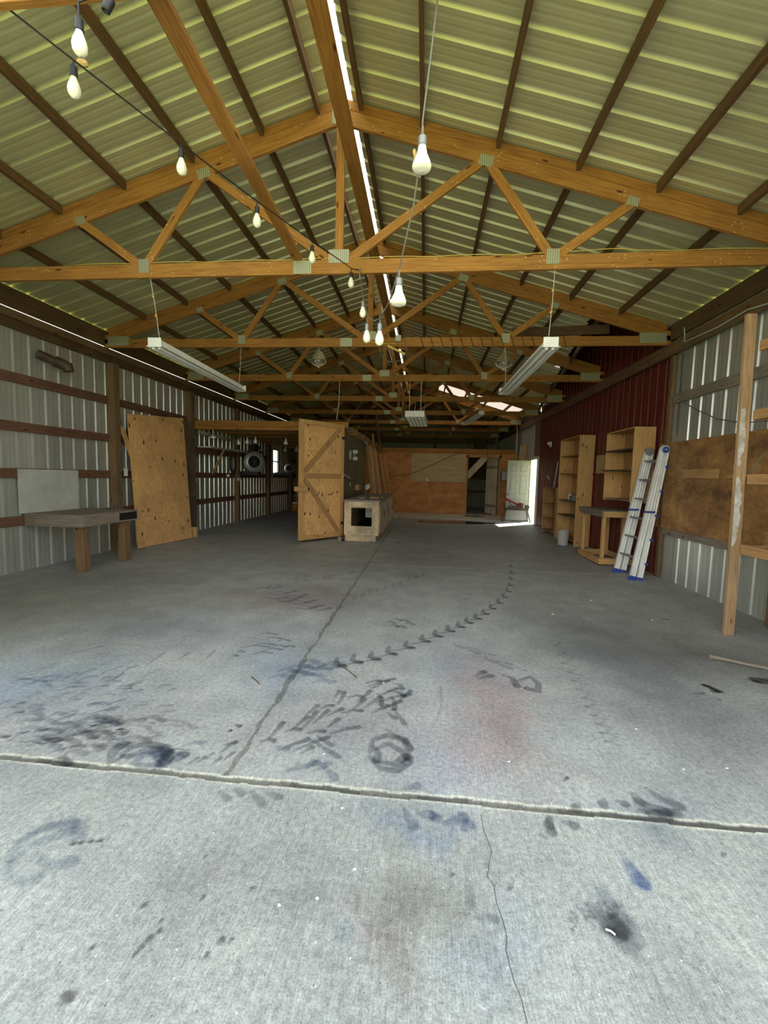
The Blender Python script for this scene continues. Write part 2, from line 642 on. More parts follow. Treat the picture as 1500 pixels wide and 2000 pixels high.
# blue patch near the long joint
for (x, y) in [(585, 1300), (600, 1305), (612, 1298), (590, 1315), (607, 1318), (625, 1305), (640, 1300), (575, 1312), (560, 1308), (630, 1330), (600, 1290), (650, 1294), (545, 1320)]:
    st([(x - 18, y + 3), (x, y - 2), (x + 20, y + 2)], .024, .45, BLUE)
# the heavy band of tyre marks in the middle
band = [(510, 1448, 535, 1446), (525, 1442, 552, 1412), (560, 1428, 585, 1425), (570, 1425, 600, 1400), (590, 1424, 618, 1390), (600, 1395, 620, 1378), (612, 1412, 640, 1388),
        (625, 1384, 648, 1378), (640, 1398, 668, 1385), (655, 1360, 662, 1350), (660, 1375, 672, 1352), (680, 1362, 705, 1360), (668, 1392, 706, 1388), (690, 1386, 712, 1365),
        (700, 1370, 722, 1350), (712, 1382, 742, 1362), (715, 1334, 742, 1330), (725, 1345, 758, 1330), (728, 1392, 758, 1378), (740, 1360, 775, 1345), (748, 1385, 782, 1370),
        (760, 1350, 790, 1360), (770, 1335, 786, 1345), (780, 1368, 802, 1350), (720, 1340, 770, 1326), (735, 1372, 800, 1356), (738, 1355, 745, 1376), (765, 1362, 770, 1385),
        (640, 1420, 660, 1405), (600, 1432, 632, 1428), (648, 1432, 700, 1420), (545, 1465, 600, 1445), (575, 1466, 640, 1440), (590, 1470, 608, 1460)]
for a, b_, c_, d_ in band:
    st([(a, b_), ((a + c_) / 2 + 4, (b_ + d_) / 2 - 3), (c_, d_)], .015, .72, DK)
for a, b_, c_, d_ in [(770, 1385, 790, 1414), (755, 1392, 772, 1402), (755, 1425, 795, 1450), (600, 1440, 660, 1478), (620, 1438, 648, 1455)]:
    st([(a, b_), (c_, d_)], .014, .6, DK)
for pts in ([(722, 1470), (728, 1445), (755, 1436), (790, 1444), (800, 1462)], [(735, 1462), (758, 1452), (790, 1470), (798, 1480)], [(722, 1478), (745, 1502), (775, 1505), (798, 1488)],
            [(738, 1488), (770, 1492), (792, 1478)], [(728, 1458), (740, 1470), (735, 1485)]):
    st(pts, .02, .72, DK)
for a, b_, c_, d_ in [(600, 1500, 612, 1488), (618, 1505, 640, 1492), (622, 1486, 655, 1520), (560, 1505, 620, 1490), (790, 1540, 815, 1534), (540, 1458, 560, 1462)]:
    st([(a, b_), (c_, d_)], .018, .5, BLUE)
# the swirl and the fan of skid marks on the left
for pts in ([(240, 1472), (255, 1460), (290, 1452), (320, 1460), (330, 1478), (318, 1492)], [(262, 1490), (280, 1474), (305, 1470), (318, 1480)], [(250, 1478), (290, 1462), (325, 1470)],
            [(270, 1494), (300, 1496), (325, 1484)], [(215, 1488), (222, 1465), (240, 1455)], [(335, 1488), (355, 1476)]):
    st(pts, .028, .7, BLUE if pts[0][0] > 245 else DK)
rs = random.Random(3)
for i in range(150):
    t = rs.random()
    x = 10 + 330 * t + rs.uniform(-40, 40)
    y = 1300 + 150 * rs.random() + 30 * rs.random()
    if x > 240 and y < 1380 and rs.random() < .6:
        continue
    l = rs.uniform(14, 52)
    s_ = rs.uniform(-.55, .05) if y < 1400 else rs.uniform(-.5, .35)
    st([(x, y), (x + l * .5, y + l * s_ * .5 - 3), (x + l, y + l * s_)], rs.uniform(.006, .016), rs.uniform(.2, .5) + (.15 if y > 1380 and x < 220 else 0), rs.choice([DK, BLUE, WARM]))
for i in range(34):
    x, y = rs.uniform(20, 300), rs.uniform(1395, 1490)
    l = rs.uniform(20, 60)
    st([(x, y), (x + l * .5, y - 6), (x + l, y + rs.uniform(-8, 6))], .016, .45, DK)
for i in range(30):
    x, y = rs.uniform(110, 420), rs.uniform(1180, 1300)
    l = rs.uniform(20, 60)
    st([(x, y), (x + l, y + rs.uniform(-8, 3))], .008, rs.uniform(.15, .35), DK)
for a, b_, c_, d_ in [(195, 1345, 240, 1315), (230, 1358, 262, 1338), (285, 1300, 320, 1275), (340, 1292, 370, 1275), (400, 1288, 420, 1270), (120, 1280, 200, 1262), (20, 1322, 90, 1330), (30, 1328, 120, 1318)]:
    st([(a, b_), (c_, d_)], .009, .5, BLUE if b_ > 1315 and a < 100 else DK)
for (x, y) in [(225, 1488), (350, 1485), (370, 1492), (385, 1490), (400, 1484), (430, 1470), (440, 1482), (415, 1492)]:
    st([(x, y), (x + 16, y - 12)], .01, .6, DK)
# marks across and in front of the wide joint
for pts in ([(790, 1582), (800, 1600), (806, 1612)], [(818, 1590), (840, 1592)], [(870, 1608), (895, 1600), (905, 1596)], [(845, 1588), (850, 1596)], [(905, 1618), (915, 1610)]):
    st(pts, .022, .62, BLUE)
for pts in ([(1075, 1595), (1072, 1612)], [(1130, 1570), (1125, 1578)], [(1180, 1562), (1178, 1572)], [(1070, 1600), (1078, 1625)], [(1100, 1605), (1120, 1612)], [(1205, 1565), (1220, 1570)]):
    st(pts, .018, .65, DK)
for pts in ([(1240, 1560), (1262, 1572), (1300, 1585)], [(1245, 1572), (1270, 1588), (1320, 1588)], [(1265, 1540), (1290, 1560), (1325, 1574)], [(1250, 1585), (1300, 1592)], [(1235, 1550), (1250, 1565)]):
    st(pts, .022, .6, DK)
for pts in ([(430, 1545), (445, 1560)], [(492, 1545), (512, 1570)], [(460, 1540), (472, 1550)], [(520, 1548), (545, 1556)]):
    st(pts, .016, .5, DK)
# big blue smear and drips on the apron, left
for pts in ([(12, 1705), (25, 1660), (70, 1622), (130, 1604), (158, 1610), (152, 1640)], [(20, 1690), (60, 1650), (110, 1632), (140, 1625)], [(70, 1672), (100, 1690), (140, 1682)],
            [(15, 1715), (50, 1722), (70, 1715)], [(40, 1640), (90, 1615), (140, 1612)]):
    st(pts, .022, .42, BLUE)
for (x, y) in [(140, 1648), (155, 1645), (175, 1643), (193, 1641)]:
    st([(x - 4, y + 2), (x + 4, y)], .008, .85, (.1, .1, .1))
for (x, y, r) in [(290, 1835, .009), (273, 1853, .009), (308, 1822, .007), (312, 1802, .006), (280, 1770, .008), (260, 1868, .007), (430, 1840, .010), (449, 1838, .006), (402, 1868, .006),
                  (125, 1955, .018), (490, 1737, .006), (395, 1754, .006), (178, 1853, .006), (882, 1710, .005), (995, 1736, .006), (1412, 1670, .007), (1105, 1522, .008), (400, 1674, .006)]:
    st([(x - 3, y + 3), (x + 3, y - 3)], r, .75, (.12, .11, .12))
for pts, w, d in (([(225, 1425), (238, 1424)], .008, .8), ([(460, 1415), (468, 1418)], .012, .85), ([(440, 1455), (460, 1450)], .013, .85),
                  ([(445, 1428), (450, 1427)], .009, .85), ([(290, 1412), (300, 1412)], .006, .7), ([(1375, 1338), (1395, 1346), (1404, 1350)], .024, .93), ([(1460, 1328), (1480, 1332), (1500, 1332)], .02, .9),
                  ([(1480, 1325), (1500, 1330)], .018, .92), ([(1400, 1365), (1406, 1367)], .008, .8), ([(1350, 1355), (1375, 1354)], .01, .6), ([(1290, 1208), (1305, 1210)], .012, .75)):
    st(pts, w, d, (.07, .07, .07))
for pts in ([(1404, 1350), (1392, 1344), (1378, 1339)], [(1385, 1340), (1396, 1350)], [(1500, 1326), (1470, 1326)], [(1498, 1336), (1478, 1331)]):
    st(pts, .022, .8, (.07, .07, .07))
st([(1222, 1680), (1235, 1700), (1250, 1722)], .026, .7, (.26, .38, .66))
st([(1232, 1690), (1258, 1726)], .020, .6, (.26, .38, .66))
st([(655, 1812), (672, 1818)], .025, .35, (.35, .5, .62))
st([(930, 1792), (968, 1795)], .012, .45, BLUE)
st([(915, 1720), (918, 1765)], .016, .35, BLUE)
for pts in ([(1180, 1790), (1200, 1810)], [(1195, 1800), (1222, 1835)], [(1170, 1780), (1190, 1800)], [(1200, 1780), (1215, 1800)]):
    st(pts, .035, .5, (.18, .2, .24))
st([(1190, 1812), (1215, 1828)], .014, .7, (.1, .1, .1))
for i in range(40):
    x, y = rs.uniform(1110, 1210), rs.uniform(1755, 1820)
    st([(x, y), (x + 3, y + 3)], .006, .45, DK)
st([(1050, 1627), (1068, 1637)], .005, .6, WARM)
# round faint ring
ring = [(838, 1430), (855, 1405), (862, 1375), (860, 1340)]
st(ring, .008, .3, WARM)

# soft blobs: centre px, half-axes (m), multiplier colour
BLOBS = [((970, 1400), (.22, .50), (.99, .87, .87)), ((985, 1480), (.22, .25), (.99, .89, .89)), ((940, 1330), (.25, .6), (.97, .86, .87)), ((870, 1480), (.22, .30), (.90, .94, 1.04)),
         ((900, 1300), (.35, .5), (.90, .95, 1.04)), ((690, 1450), (.35, .3), (.88, .90, .94)), ((740, 1420), (.5, .35), (.88, .82, .82)), ((1200, 1235), (.9, .9), (.62, .61, .60)),
         ((1230, 1300), (.5, .9), (.66, .67, .70)), ((1330, 1400), (.35, .8), (.80, .80, .82)), ((1420, 1290), (.6, .4), (.66, .64, .62)), ((60, 1330), (.6, .35), (.76, .86, .99)),
         ((620, 1160), (.9, .5), (.80, .74, .76)), ((520, 1175), (1.0, .4), (.87, .81, .81)), ((830, 1740), (.16, .16), (.70, .67, .64)), ((760, 1790), (.12, .10), (.82, .76, .77)), ((430, 1690), (.2, .16), (.80, .78, .80)),
         ((560, 1800), (.2, .1), (.84, .83, .85)), ((1190, 1800), (.09, .06), (.6, .62, .68)), ((985, 1850), (.12, .12), (.94, .98, 1.06)), ((440, 1230), (1.2, .35), (.84, .84, .88)),
         ((300, 1230), (.7, .4), (.84, .86, .90)), ((120, 1400), (.7, .35), (.84, .82, .84)), ((1330, 1100), (1.2, 1.0), (.82, .80, .76)), ((850, 1100), (.8, .6), (.86, .84, .80)),
         ((60, 1180), (1.6, 1.0), (.74, .73, .66)), ((560, 1300), (.35, .4), (.84, .92, 1.06)), ((1060, 1440), (.4, .35), (.93, .95, .95)), ((1280, 1570), (.2, .12), (.75, .78, .84)),
         ((820, 1600), (.16, .06), (.74, .80, .95)), ((690, 1100), (1.4, 1.4), (.86, .85, .83)), ((230, 1130), (1.5, .6), (.8, .79, .76)), ((1000, 1560), (.5, .1), (1.06, 1.08, 1.1))]


def build_floor():
    xs, ys = floor_lines()
    # the wide joint (door track groove) runs across at JY, the long one along JX
    ja, jb = fl(0, 1471), fl(1500, 1613)
    sj = (jb[1] - ja[1]) / (jb[0] - ja[0])
    JX = -0.888
    nx, ny = len(xs), len(ys)
    X, Y = np.meshgrid(xs, ys)
    X = X.ravel().astype(float)
    Y = Y.ravel().astype(float)
    jy = ja[1] + (X - ja[0]) * sj
    rng = np.random.default_rng(5)
    wob = .006 * np.sin(X * 9) + .004 * np.sin(X * 31 + 1)
    dj = Y - (jy + wob * .5)                   # 0 at the far lip
    Z = np.zeros_like(X)
    Cm = np.ones((len(X), 3))
    # groove
    g = (dj < -.009) & (dj > -.042)
    Z[g] = -.006
    Z += np.where((dj <= -.042) & (dj > -.054), .002, 0)

    def mul(mask, col, a=1.0):
        for k in range(3):
            Cm[:, k] *= 1 - (1 - col[k]) * mask * a
    n1 = np.sin(X * 7.3 + 2 * np.sin(X * 3.1)) * .5 + .5
    mul(g.astype(float), (.50, .47, .42))
    mul(g * (n1 > .55) * .8, (.5, .5, .5))
    lip = (((dj >= -.009) & (dj < .004)) | ((dj <= -.042) & (dj > -.054))).astype(float)
    for k, v in enumerate((1.38, 1.34, 1.18)):
        Cm[:, k] *= 1 + (v - 1) * lip
    # long joint
    wj = .016 + .006 * np.sin(Y * 5) + .004 * np.sin(Y * 23)
    dx = X - JX - .006 * np.sin(Y * 13) - .004 * np.sin(Y * 41)
    lj = (np.abs(dx) < wj) & (dj > 0)
    Z[lj] -= .006
    mul(lj.astype(float), (.66, .63, .58))
    lip2 = ((np.abs(dx) >= wj) & (np.abs(dx) < wj + .012) & (dj > 0)).astype(float) * (.5 + .5 * np.sin(Y * 37 + X * 9))
    for k in range(3):
        Cm[:, k] *= 1 + .13 * lip2
    mul(((np.abs(dx) < .12) & (dj > 0) & (Y < 4.5)) * (1 - np.abs(dx) / .12) * .5, (.7, .7, .72))
    # far joint line
    fj = np.abs(Y - 6.756) < .03
    for k in range(3):
        Cm[:, k] *= 1 + .25 * fj * (X > -.9)
    # blobs
    WX = X + .06 * np.sin(Y * 6 + 2 * np.sin(X * 4)) + .035 * np.sin(Y * 17 + X * 9) + .02 * np.sin(Y * 43 + 3 * np.sin(X * 21))
    WY = Y + .08 * np.sin(X * 7 + 1.3) + .04 * np.sin(X * 19 + Y * 8) + .02 * np.sin(X * 51 + 2)
    for (c, (sx, sy), col) in BLOBS:
        p = fl(*c)
        q = np.exp(-(((WX - p[0]) / sx) ** 2 + ((WY - p[1]) / sy) ** 2))
        for k in range(3):
            Cm[:, k] *= 1 + (col[k] - 1) * q
    # band of side-door light painted into the slab colour before the back partition
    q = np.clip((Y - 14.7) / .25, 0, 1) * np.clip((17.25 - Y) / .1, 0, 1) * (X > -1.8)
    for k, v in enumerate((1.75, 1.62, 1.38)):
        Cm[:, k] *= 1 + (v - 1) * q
    # strokes
    xi = np.asarray(xs)
    yi = np.asarray(ys)
    for pts, w, d, col in STROKES:
        P = [fl(*q) for q in pts]
        lo = np.min(P, axis=0) - w * 3
        hi = np.max(P, axis=0) + w * 3
        i0, i1 = np.searchsorted(xi, [lo[0], hi[0]])
        j0, j1 = np.searchsorted(yi, [lo[1], hi[1]])
        if i0 >= i1 or j0 >= j1:
            continue
        gx, gy = np.meshgrid(xi[i0:i1], yi[j0:j1])
        best = np.full(gx.shape, 9.0)
        along = np.zeros(gx.shape)
        n_ = len(P) - 1
        for q, (a, b_) in enumerate(zip(P[:-1], P[1:])):
            ab = b_ - a
            L2 = max(ab @ ab, 1e-9)
            t = np.clip(((gx - a[0]) * ab[0] + (gy - a[1]) * ab[1]) / L2, 0, 1)
            r = np.hypot(gx - a[0] - t * ab[0], gy - a[1] - t * ab[1])
            cl = r < best
            best = np.where(cl, r, best)
            along = np.where(cl, (q + t) / n_, along)
        # a rubber scuff: it fades in along its length and breaks up
        ww = w * 1.3 * (.6 + .6 * along)
        br = .86 + .14 * np.sin(gx * 83 + 3 * np.sin(gy * 47)) * np.sin(gy * 61 + gx * 19)
        m = np.clip(2.2 * (1.05 - best / ww), 0, 1)
        m = m * m * (3 - 2 * m) * min(d * 1.15, .93) * br * (.62 + .38 * along)
        idx = (np.arange(j0, j1)[:, None] * nx + np.arange(i0, i1)[None, :])
        for k in range(3):
            Cm[idx, k] *= 1 - (1 - col[k]) * m
    jj, ii = np.meshgrid(np.arange(ny - 1), np.arange(nx - 1), indexing='ij')
    a = (jj * nx + ii).ravel()
    F = np.stack([a, a + 1, a + nx + 1, a + nx], 1).astype(np.int32)
    me = bpy.data.meshes.new('floor')
    me.vertices.add(len(X))
    me.vertices.foreach_set('co', np.stack([X, Y, Z], 1).astype(np.float32).ravel())
    me.loops.add(len(F) * 4)
    me.loops.foreach_set('vertex_index', F.ravel())
    me.polygons.add(len(F))
    me.polygons.foreach_set('loop_start', (np.arange(len(F)) * 4).astype(np.int32))
    me.polygons.foreach_set('loop_total', np.full(len(F), 4, np.int32))
    me.update(calc_edges=True)
    at_ = me.attributes.new('stain', 'FLOAT_COLOR', 'POINT')  # stains plus the painted band of side-door light
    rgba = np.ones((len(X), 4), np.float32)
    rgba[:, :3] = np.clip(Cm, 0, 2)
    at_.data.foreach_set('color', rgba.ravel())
    ob = bpy.data.objects.new('floor', me)
    COL.objects.link(ob)
    ORG[ob] = Vector((0, 0, 0))
    struct(ob)
    # concrete
    m, nt, b = new_mat('stained_concrete')
    av = nt.nodes.new('ShaderNodeAttribute')
    av.attribute_name = 'stain'
    O = mapped(nt, 'Object', (1, 1, 1))
    big = noise(nt, O, .7, 4, .6)
    mid = noise(nt, O, 3.2, 5, .65)
    fine = noise(nt, O, 42, 4, .7)
    grit = noise(nt, O, 160, 2, .6)
    c = ramp(nt, big, [(.3, (.33, .33, .31)), (.7, (.43, .43, .41))])
    c = mixc(nt, .7, c, ramp(nt, mid, [(.32, (.70, .71, .73)), (.66, (1.12, 1.11, 1.08))]), 'MULTIPLY')
    c = mixc(nt, .9, c, ramp(nt, fine, [(.3, .62), (.66, 1.16)]), 'MULTIPLY')
    c = mixc(nt, .75, c, ramp(nt, grit, [(.3, .60), (.62, 1.20)]), 'MULTIPLY')
    broom = noise(nt, mapped(nt, 'Object', (110, 5, 1)), 1.6, 3, .6, .3)
    sx = nt.nodes.new('ShaderNodeSeparateXYZ')
    nt.links.new(O, sx.inputs[0])
    near = ramp(nt, mathn(nt, 'MULTIPLY', sx.outputs['Y'], .1), [(.17, 1.0), (.30, .25)])
    c = mixc(nt, mathn(nt, 'MULTIPLY', near, .55), c, ramp(nt, broom, [(.32, .66), (.62, 1.15)]), 'MULTIPLY')
    # apron in front of the groove, colour darkened to offset the stronger daylight
    ap = ramp(nt, mathn(nt, 'MULTIPLY', sx.outputs['Y'], .1), [(.175, 1.0), (.188, 0.0)])
    c = mixc(nt, mathn(nt, 'MULTIPLY', ap, .8), c, (.87, .885, .87), 'MULTIPLY')
    # white chips and specks
    v = node(nt, 'ShaderNodeTexVoronoi', voronoi_dimensions='2D')
    v.inputs['Scale'].default_value = 5.5
    nt.links.new(O, v.inputs['Vector'])
    c = mixc(nt, ramp(nt, v.outputs['Distance'], [(.011, .8), (.018, 0.0)]), c, (.72, .72, .68))
    v = node(nt, 'ShaderNodeTexVoronoi', voronoi_dimensions='2D')
    v.inputs['Scale'].default_value = 9.0
    nt.links.new(mapped(nt, 'Object', (1.3, 1, 1)), v.inputs['Vector'])
    c = mixc(nt, ramp(nt, v.outputs['Distance'], [(.02, .7), (.035, 0.0)]), c, (.08, .08, .08))
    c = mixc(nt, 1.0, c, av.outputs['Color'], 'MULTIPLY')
    nt.links.new(c, b.inputs['Base Color'])
    b.inputs['Roughness'].default_value = .62
    b.inputs['Specular IOR Level'].default_value = .35
    h = mixc(nt, .5, broom, fine)
    bump(nt, b, h, .35, .003)
    me.materials.append(m)
    return ob


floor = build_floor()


def ribbon(pts, w, z=.0012):
    mb = MB()
    P = [at(x, y, Z=0) for x, y in pts]
    for a, b_ in zip(P[:-1], P[1:]):
        d = (b_ - a).normalized()
        n = Vector((-d.y, d.x, 0)) * w
        mb.quad([a - n + Vector((0, 0, z)), b_ - n + Vector((0, 0, z)), b_ + n + Vector((0, 0, z)), a + n + Vector((0, 0, z))])
    return mb


cr = ribbon([(940, 1592), (944, 1620), (952, 1640), (960, 1662), (955, 1690), (952, 1712), (965, 1730), (970, 1765), (982, 1798), (990, 1830), (988, 1855), (995, 1885), (1005, 1920), (1018, 1950), (1030, 2000)], .0011)
crk = cr.build('crack', M['hardboard'], floor)


# ---------------------------------------------------------------- ribbed steel sheets
def rib_profile(s0, s1, phase, d=.026, hw=.022, tw=.009):
    """list of (s, depth) from s0 to s1"""
    pts = [(s0, 0)]
    k = math.floor((s0 - phase) / RIB)
    while phase + k * RIB < s1 + RIB:
        c = phase + k * RIB
        for ds, dd in ((-hw, 0), (-tw, d), (tw, d), (hw, 0), (.062, 0), (.074, .0018), (.086, .0018), (.098, 0), (.136, 0), (.148, .0018), (.160, .0018), (.172, 0)):
            s = c + ds
            if s0 < s < s1:
                pts.append((s, dd))
        k += 1
    pts.append((s1, 0))
    return pts


def sheet(mb, prof, P0, S, E, N):
    """prof along S from P0, extruded over E, depth along N"""
    P0, S, E, N = Vector(P0), Vector(S), Vector(E), Vector(N)
    n = len(mb.v)
    for s, d in prof:
        a = P0 + S * s + N * d
        mb.v += [a, a + E]
    for i in range(len(prof) - 1):
        mb.f.append((n + 2 * i, n + 2 * i + 2, n + 2 * i + 3, n + 2 * i + 1))
        mb.uv.append([(0, 0)] * 4)


YS, YE = 1.86, 21.75
# left wall: steel with a hole for the window
mb = MB()
WY0, WY1, WZ0, WZ1 = 14.92, 15.52, 1.42, 2.34
for (y0, y1, z0, z1) in ((YS, WY0, 0, 3.50), (WY1, YE, 0, 3.50), (WY0, WY1, 0, WZ0), (WY0, WY1, WZ1, 3.50)):
    sheet(mb, rib_profile(y0, y1, 5.28), (XL, 0, z0), (0, 1, 0), (0, 0, z1 - z0), (-1, 0, 0))
struct(mb.build('wall_left', M['wall'], org=(XL, 0, 0)))
# right wall: bare steel near, red steel, bare steel with the doorway
mb = MB()
sheet(mb, rib_profile(YS, 6.78, 5.17), (XR, 0, 0), (0, 1, 0), (0, 0, 3.62), (1, 0, 0))
mb.quad([(XR - .004, 6.70, 0), (XR - .004, 6.46, 0), (XR - .004, 6.46, 3.62), (XR - .004, 6.70, 3.62)])
struct(mb.build('wall_right', M['wall'], org=(XR, 0, 0)))
mb = MB()
sheet(mb, rib_profile(6.74, 14.17, 6.8, .012, .022, .010), (XR + .01, 0, 0), (0, 1, 0), (0, 0, 4.95), (-1, 0, 0))
struct(mb.build('wall_right', M['red'], org=(XR, 7, 0)))
DY0, DY1, DZ = 14.15, 14.98, 2.12
mb = MB()
sheet(mb, rib_profile(14.1, YE, 14.2), (XR, 0, DZ), (0, 1, 0), (0, 0, 3.62 - DZ), (1, 0, 0))
sheet(mb, rib_profile(DY1, YE, 14.2), (XR, 0, 0), (0, 1, 0), (0, 0, DZ), (1, 0, 0))
struct(mb.build('wall_right', M['wall'], org=(XR, 15, 0)))
# back wall and the two stubs of the front wall beside the open front
mb = MB()
prof = rib_profile(XL, XR, XL + .1)
sheet(mb, prof, (0, YE, 0), (1, 0, 0), (0, 0, 3.9), (0, 1, 0))
mb.quad([(XL, YE + .01, 3.8), (XR, YE + .01, 3.8), (XC, YE + .01, 5.3)])
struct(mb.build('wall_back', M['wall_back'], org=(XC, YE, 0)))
mb = MB()
sheet(mb, rib_profile(XL, -3.5, XL + .1), (0, YS, 0), (1, 0, 0), (0, 0, 3.7), (0, -1, 0))
struct(mb.build('wall_front', M['wall'], org=(XL, YS, 0)))
mb = MB()
sheet(mb, rib_profile(2.5, XR, 2.6), (0, YS, 0), (1, 0, 0), (0, 0, 3.7), (0, -1, 0))
struct(mb.build('wall_front', M['wall'], org=(XR, YS, 0)))

# roof: ribs run up the slope; on the right the sheet is cut back along a valley beside the taller red wall
OV = .30


def edge_dx(y):
    if 6.95 < y < 14.1:
        x = 2.55 + (y - 6.95) * (3.55 - 2.55) / 7.15
        return x - XC
    return HALF + .1


def roof_piece(mb, y0, y1, side, d0, d1):
    p0 = Vector((XC + side * d0, 0, RZ - SL * d0))
    E = Vector((side * (d1 - d0), 0, -SL * (d1 - d0)))
    sheet(mb, rib_profile(y0, y1, 3.64, .032, .028, .010), p0, (0, 1, 0), E, (0, 0, 1))


mbL, mbR, mbS = MB(), MB(), MB()
roof_piece(mbL, YS - .15, YE, -1, .045, HALF + .1)
SK = (14.9, 16.6, 1.35, 4.25)
y = YS - .15
roof_piece(mbR, y, 6.95, 1, .11, HALF + .1)
yy = 6.95
i = 0
while yy < 14.1:
    y1 = min(yy + RIB, 14.1)
    e = edge_dx(yy)
    if i in (7, 13, 18):
        e -= .13
    roof_piece(mbR, yy, y1, 1, .11, e)
    yy = y1
    i += 1
roof_piece(mbR, 14.1, SK[0], 1, .11, HALF + .1)
roof_piece(mbR, SK[0], SK[1], 1, .11, SK[2])
roof_piece(mbR, SK[0], SK[1], 1, SK[3], HALF + .1)
roof_piece(mbR, SK[1], YE, 1, .11, HALF + .1)
roof_piece(mbS, SK[0], SK[1], 1, SK[2], SK[3])
struct(mbL.build('ceiling', M['roof'], org=(XC - 2, 10, 4.5)))
struct(mbR.build('ceiling', M['roof'], org=(XC + 2, 10, 4.5)))
struct(mbS.build('window_2', M['sky_panel'], org=(XC + 3, 15.5, 4.3)))
# translucent ridge cap with a ragged lower edge
mb = MB()
yy = YS - .15
while yy < 17.0:
    y1 = yy + RIB
    r1, r2 = .055 + random.uniform(-.008, .008), .12 + random.uniform(-.02, .012)
    mb.quad([(XC - r1 - .05, yy, RZ - .02), (XC + .03, yy, RZ + .05), (XC + .03, y1, RZ + .05), (XC - r1 - .05, y1, RZ - .02)])
    mb.quad([(XC + .03, yy, RZ + .05), (XC + r2 + .07, yy, RZ - .045), (XC + r2 + .07, y1, RZ - .045), (XC + .03, y1, RZ + .05)])
    yy = y1
struct(mb.build('window_3', M['ridge'], org=(XC, 10, RZ)))
mb = MB()
mb.box(XC - .15, XC + .2, 17.0, YE, RZ + .03, RZ + .035)
struct(mb.build('trim_1', M['roof']))
# the dark hollow beside the valley: closing panels above the roof line
mb = MB()
mb.box(2.4, XR + .05, 6.8, 14.2, 4.95, 4.97)
mb.quad([(2.50, 6.95, 4.125), (3.50, 14.1, 3.82), (3.50, 14.1, 4.95), (2.50, 6.95, 4.95)])
mb.quad([(2.4, 6.93, 4.20), (3.70, 6.93, 3.81), (3.70, 6.93, 4.95), (2.4, 6.93, 4.95)])
mb.quad([(3.3, 14.12, 3.93), (3.70, 14.12, 3.81), (3.70, 14.12, 4.95), (3.3, 14.12, 4.95)])
struct(mb.build('ceiling', M['red'], org=(3, 10, 4.9)))

# ================================================================== TIMBER FRAME
SIDE = {-1: 'left', 1: 'right'}


def plate(mb, x, z, w, h, y, up=(0, 0, 1), ang=0):
    L = Vector((math.cos(ang), 0, math.sin(ang)))
    U = Vector((-math.sin(ang), 0, math.cos(ang)))
    for s in (-1, 1):
        mb.hexa((x, y + s * .0205, z), L * w / 2, U * h / 2, Vector((0, .0012, 0)))
    return mb


def truss(i):
    y = YT[i]
    T = thing('roof_truss', '', 'truss', (XC, y, ZB), 'roof trusses across the shed')
    wm = M['truss_fleck'] if i == 1 else M['truss']
    th = .038
    ang = math.atan(SL)
    dv = .14 / math.cos(ang)
    for s in (-1, 1):
        a = Vector((XC, y, CHB + dv / 2))
        b = a + Vector((s * (HALF - .02), 0, -SL * (HALF - .02)))
        MB().beam(a, b, th, .14).build('top_chord', wm, T, bevel=.003)
        a2 = Vector((XC + s * .01, y, CHB + dv + .045))
        b2 = a2 + Vector((s * (HALF - .1), 0, -SL * (HALF - .1)))
        MB().beam(a2, b2, th, .086).build('blocking', M['truss'], T, bevel=.003)
    z0, z1 = ZB, ZB + .14
    xs = XC - .38
    MB().box(XL + .02, xs, y - th / 2, y + th / 2, z0, z1).build('bottom_chord', wm, T, bevel=.003)
    MB().box(xs, XR - .02, y - th / 2, y + th / 2, z0, z1).build('bottom_chord', wm, T, bevel=.003)

    def web(x0, x1, k0=0.0, k1=0.0):
        """from the bottom chord at x0 to the top chord at x1 (offsets from the ridge)"""
        a = Vector((XC + x0 + k0, y, z1 - .01))
        b = Vector((XC + x1 + k1, y, CHB - SL * abs(x1) + .02))
        MB().beam(a, b, th - .002, .086, up=(1, 0, 0) if abs(x1 - x0) < .8 else (0, 0, 1)).build('web', wm, T, bevel=.003)
    web(0, 0)
    for s in (-1, 1):
        web(s * .09, s * 1.42, 0, -s * .03)
        web(s * 2.10, s * 1.47)
        web(s * 2.16, s * 2.83)
    pm = M['plate']

    def P(x, z, w, h, a=0):
        plate(MB(), XC + x, z, w, h, y, ang=a).build('nail_plate', pm, T)
    P(0, z1 - .03 + .06, .21, .13)
    P(-.38, (z0 + z1) / 2, .19, .13)
    for s in (-1, 1):
        P(s * 2.12, z1 - .02, .12, .14)
        P(s * 1.44, CHB - SL * 1.44 + .03, .14, .10, -s * ang)
        P(s * 2.83, CHB - SL * 2.83 + .03, .11, .08, -s * ang)
        P(s * (HALF - .28), z0 + .11, .38, .15)
    P(0, CHB + .07, .18, .14)
    return T


tw = ['first', 'second', 'third', 'fourth', 'fifth', 'sixth', 'seventh', 'eighth', 'ninth']
TR = []
for i in range(len(YT)):
    t = truss(i)
    lab = {0: 'golden pine truss over the open front, glimpsed in the top left corner',
           1: 'nearest whole golden pine roof truss, its chord carrying the string lights',
           2: 'golden pine truss behind the nearest one, cord wound around its lower chord',
           3: 'golden pine truss just behind the one wound with cord',
           8: 'darkest roof truss farthest back against the end wall'}.get(i)
    if lab is None:
        lab = 'golden pine roof truss, %s in the row counted from the front' % tw[i]
    t['label'] = lab
    TR.append(t)

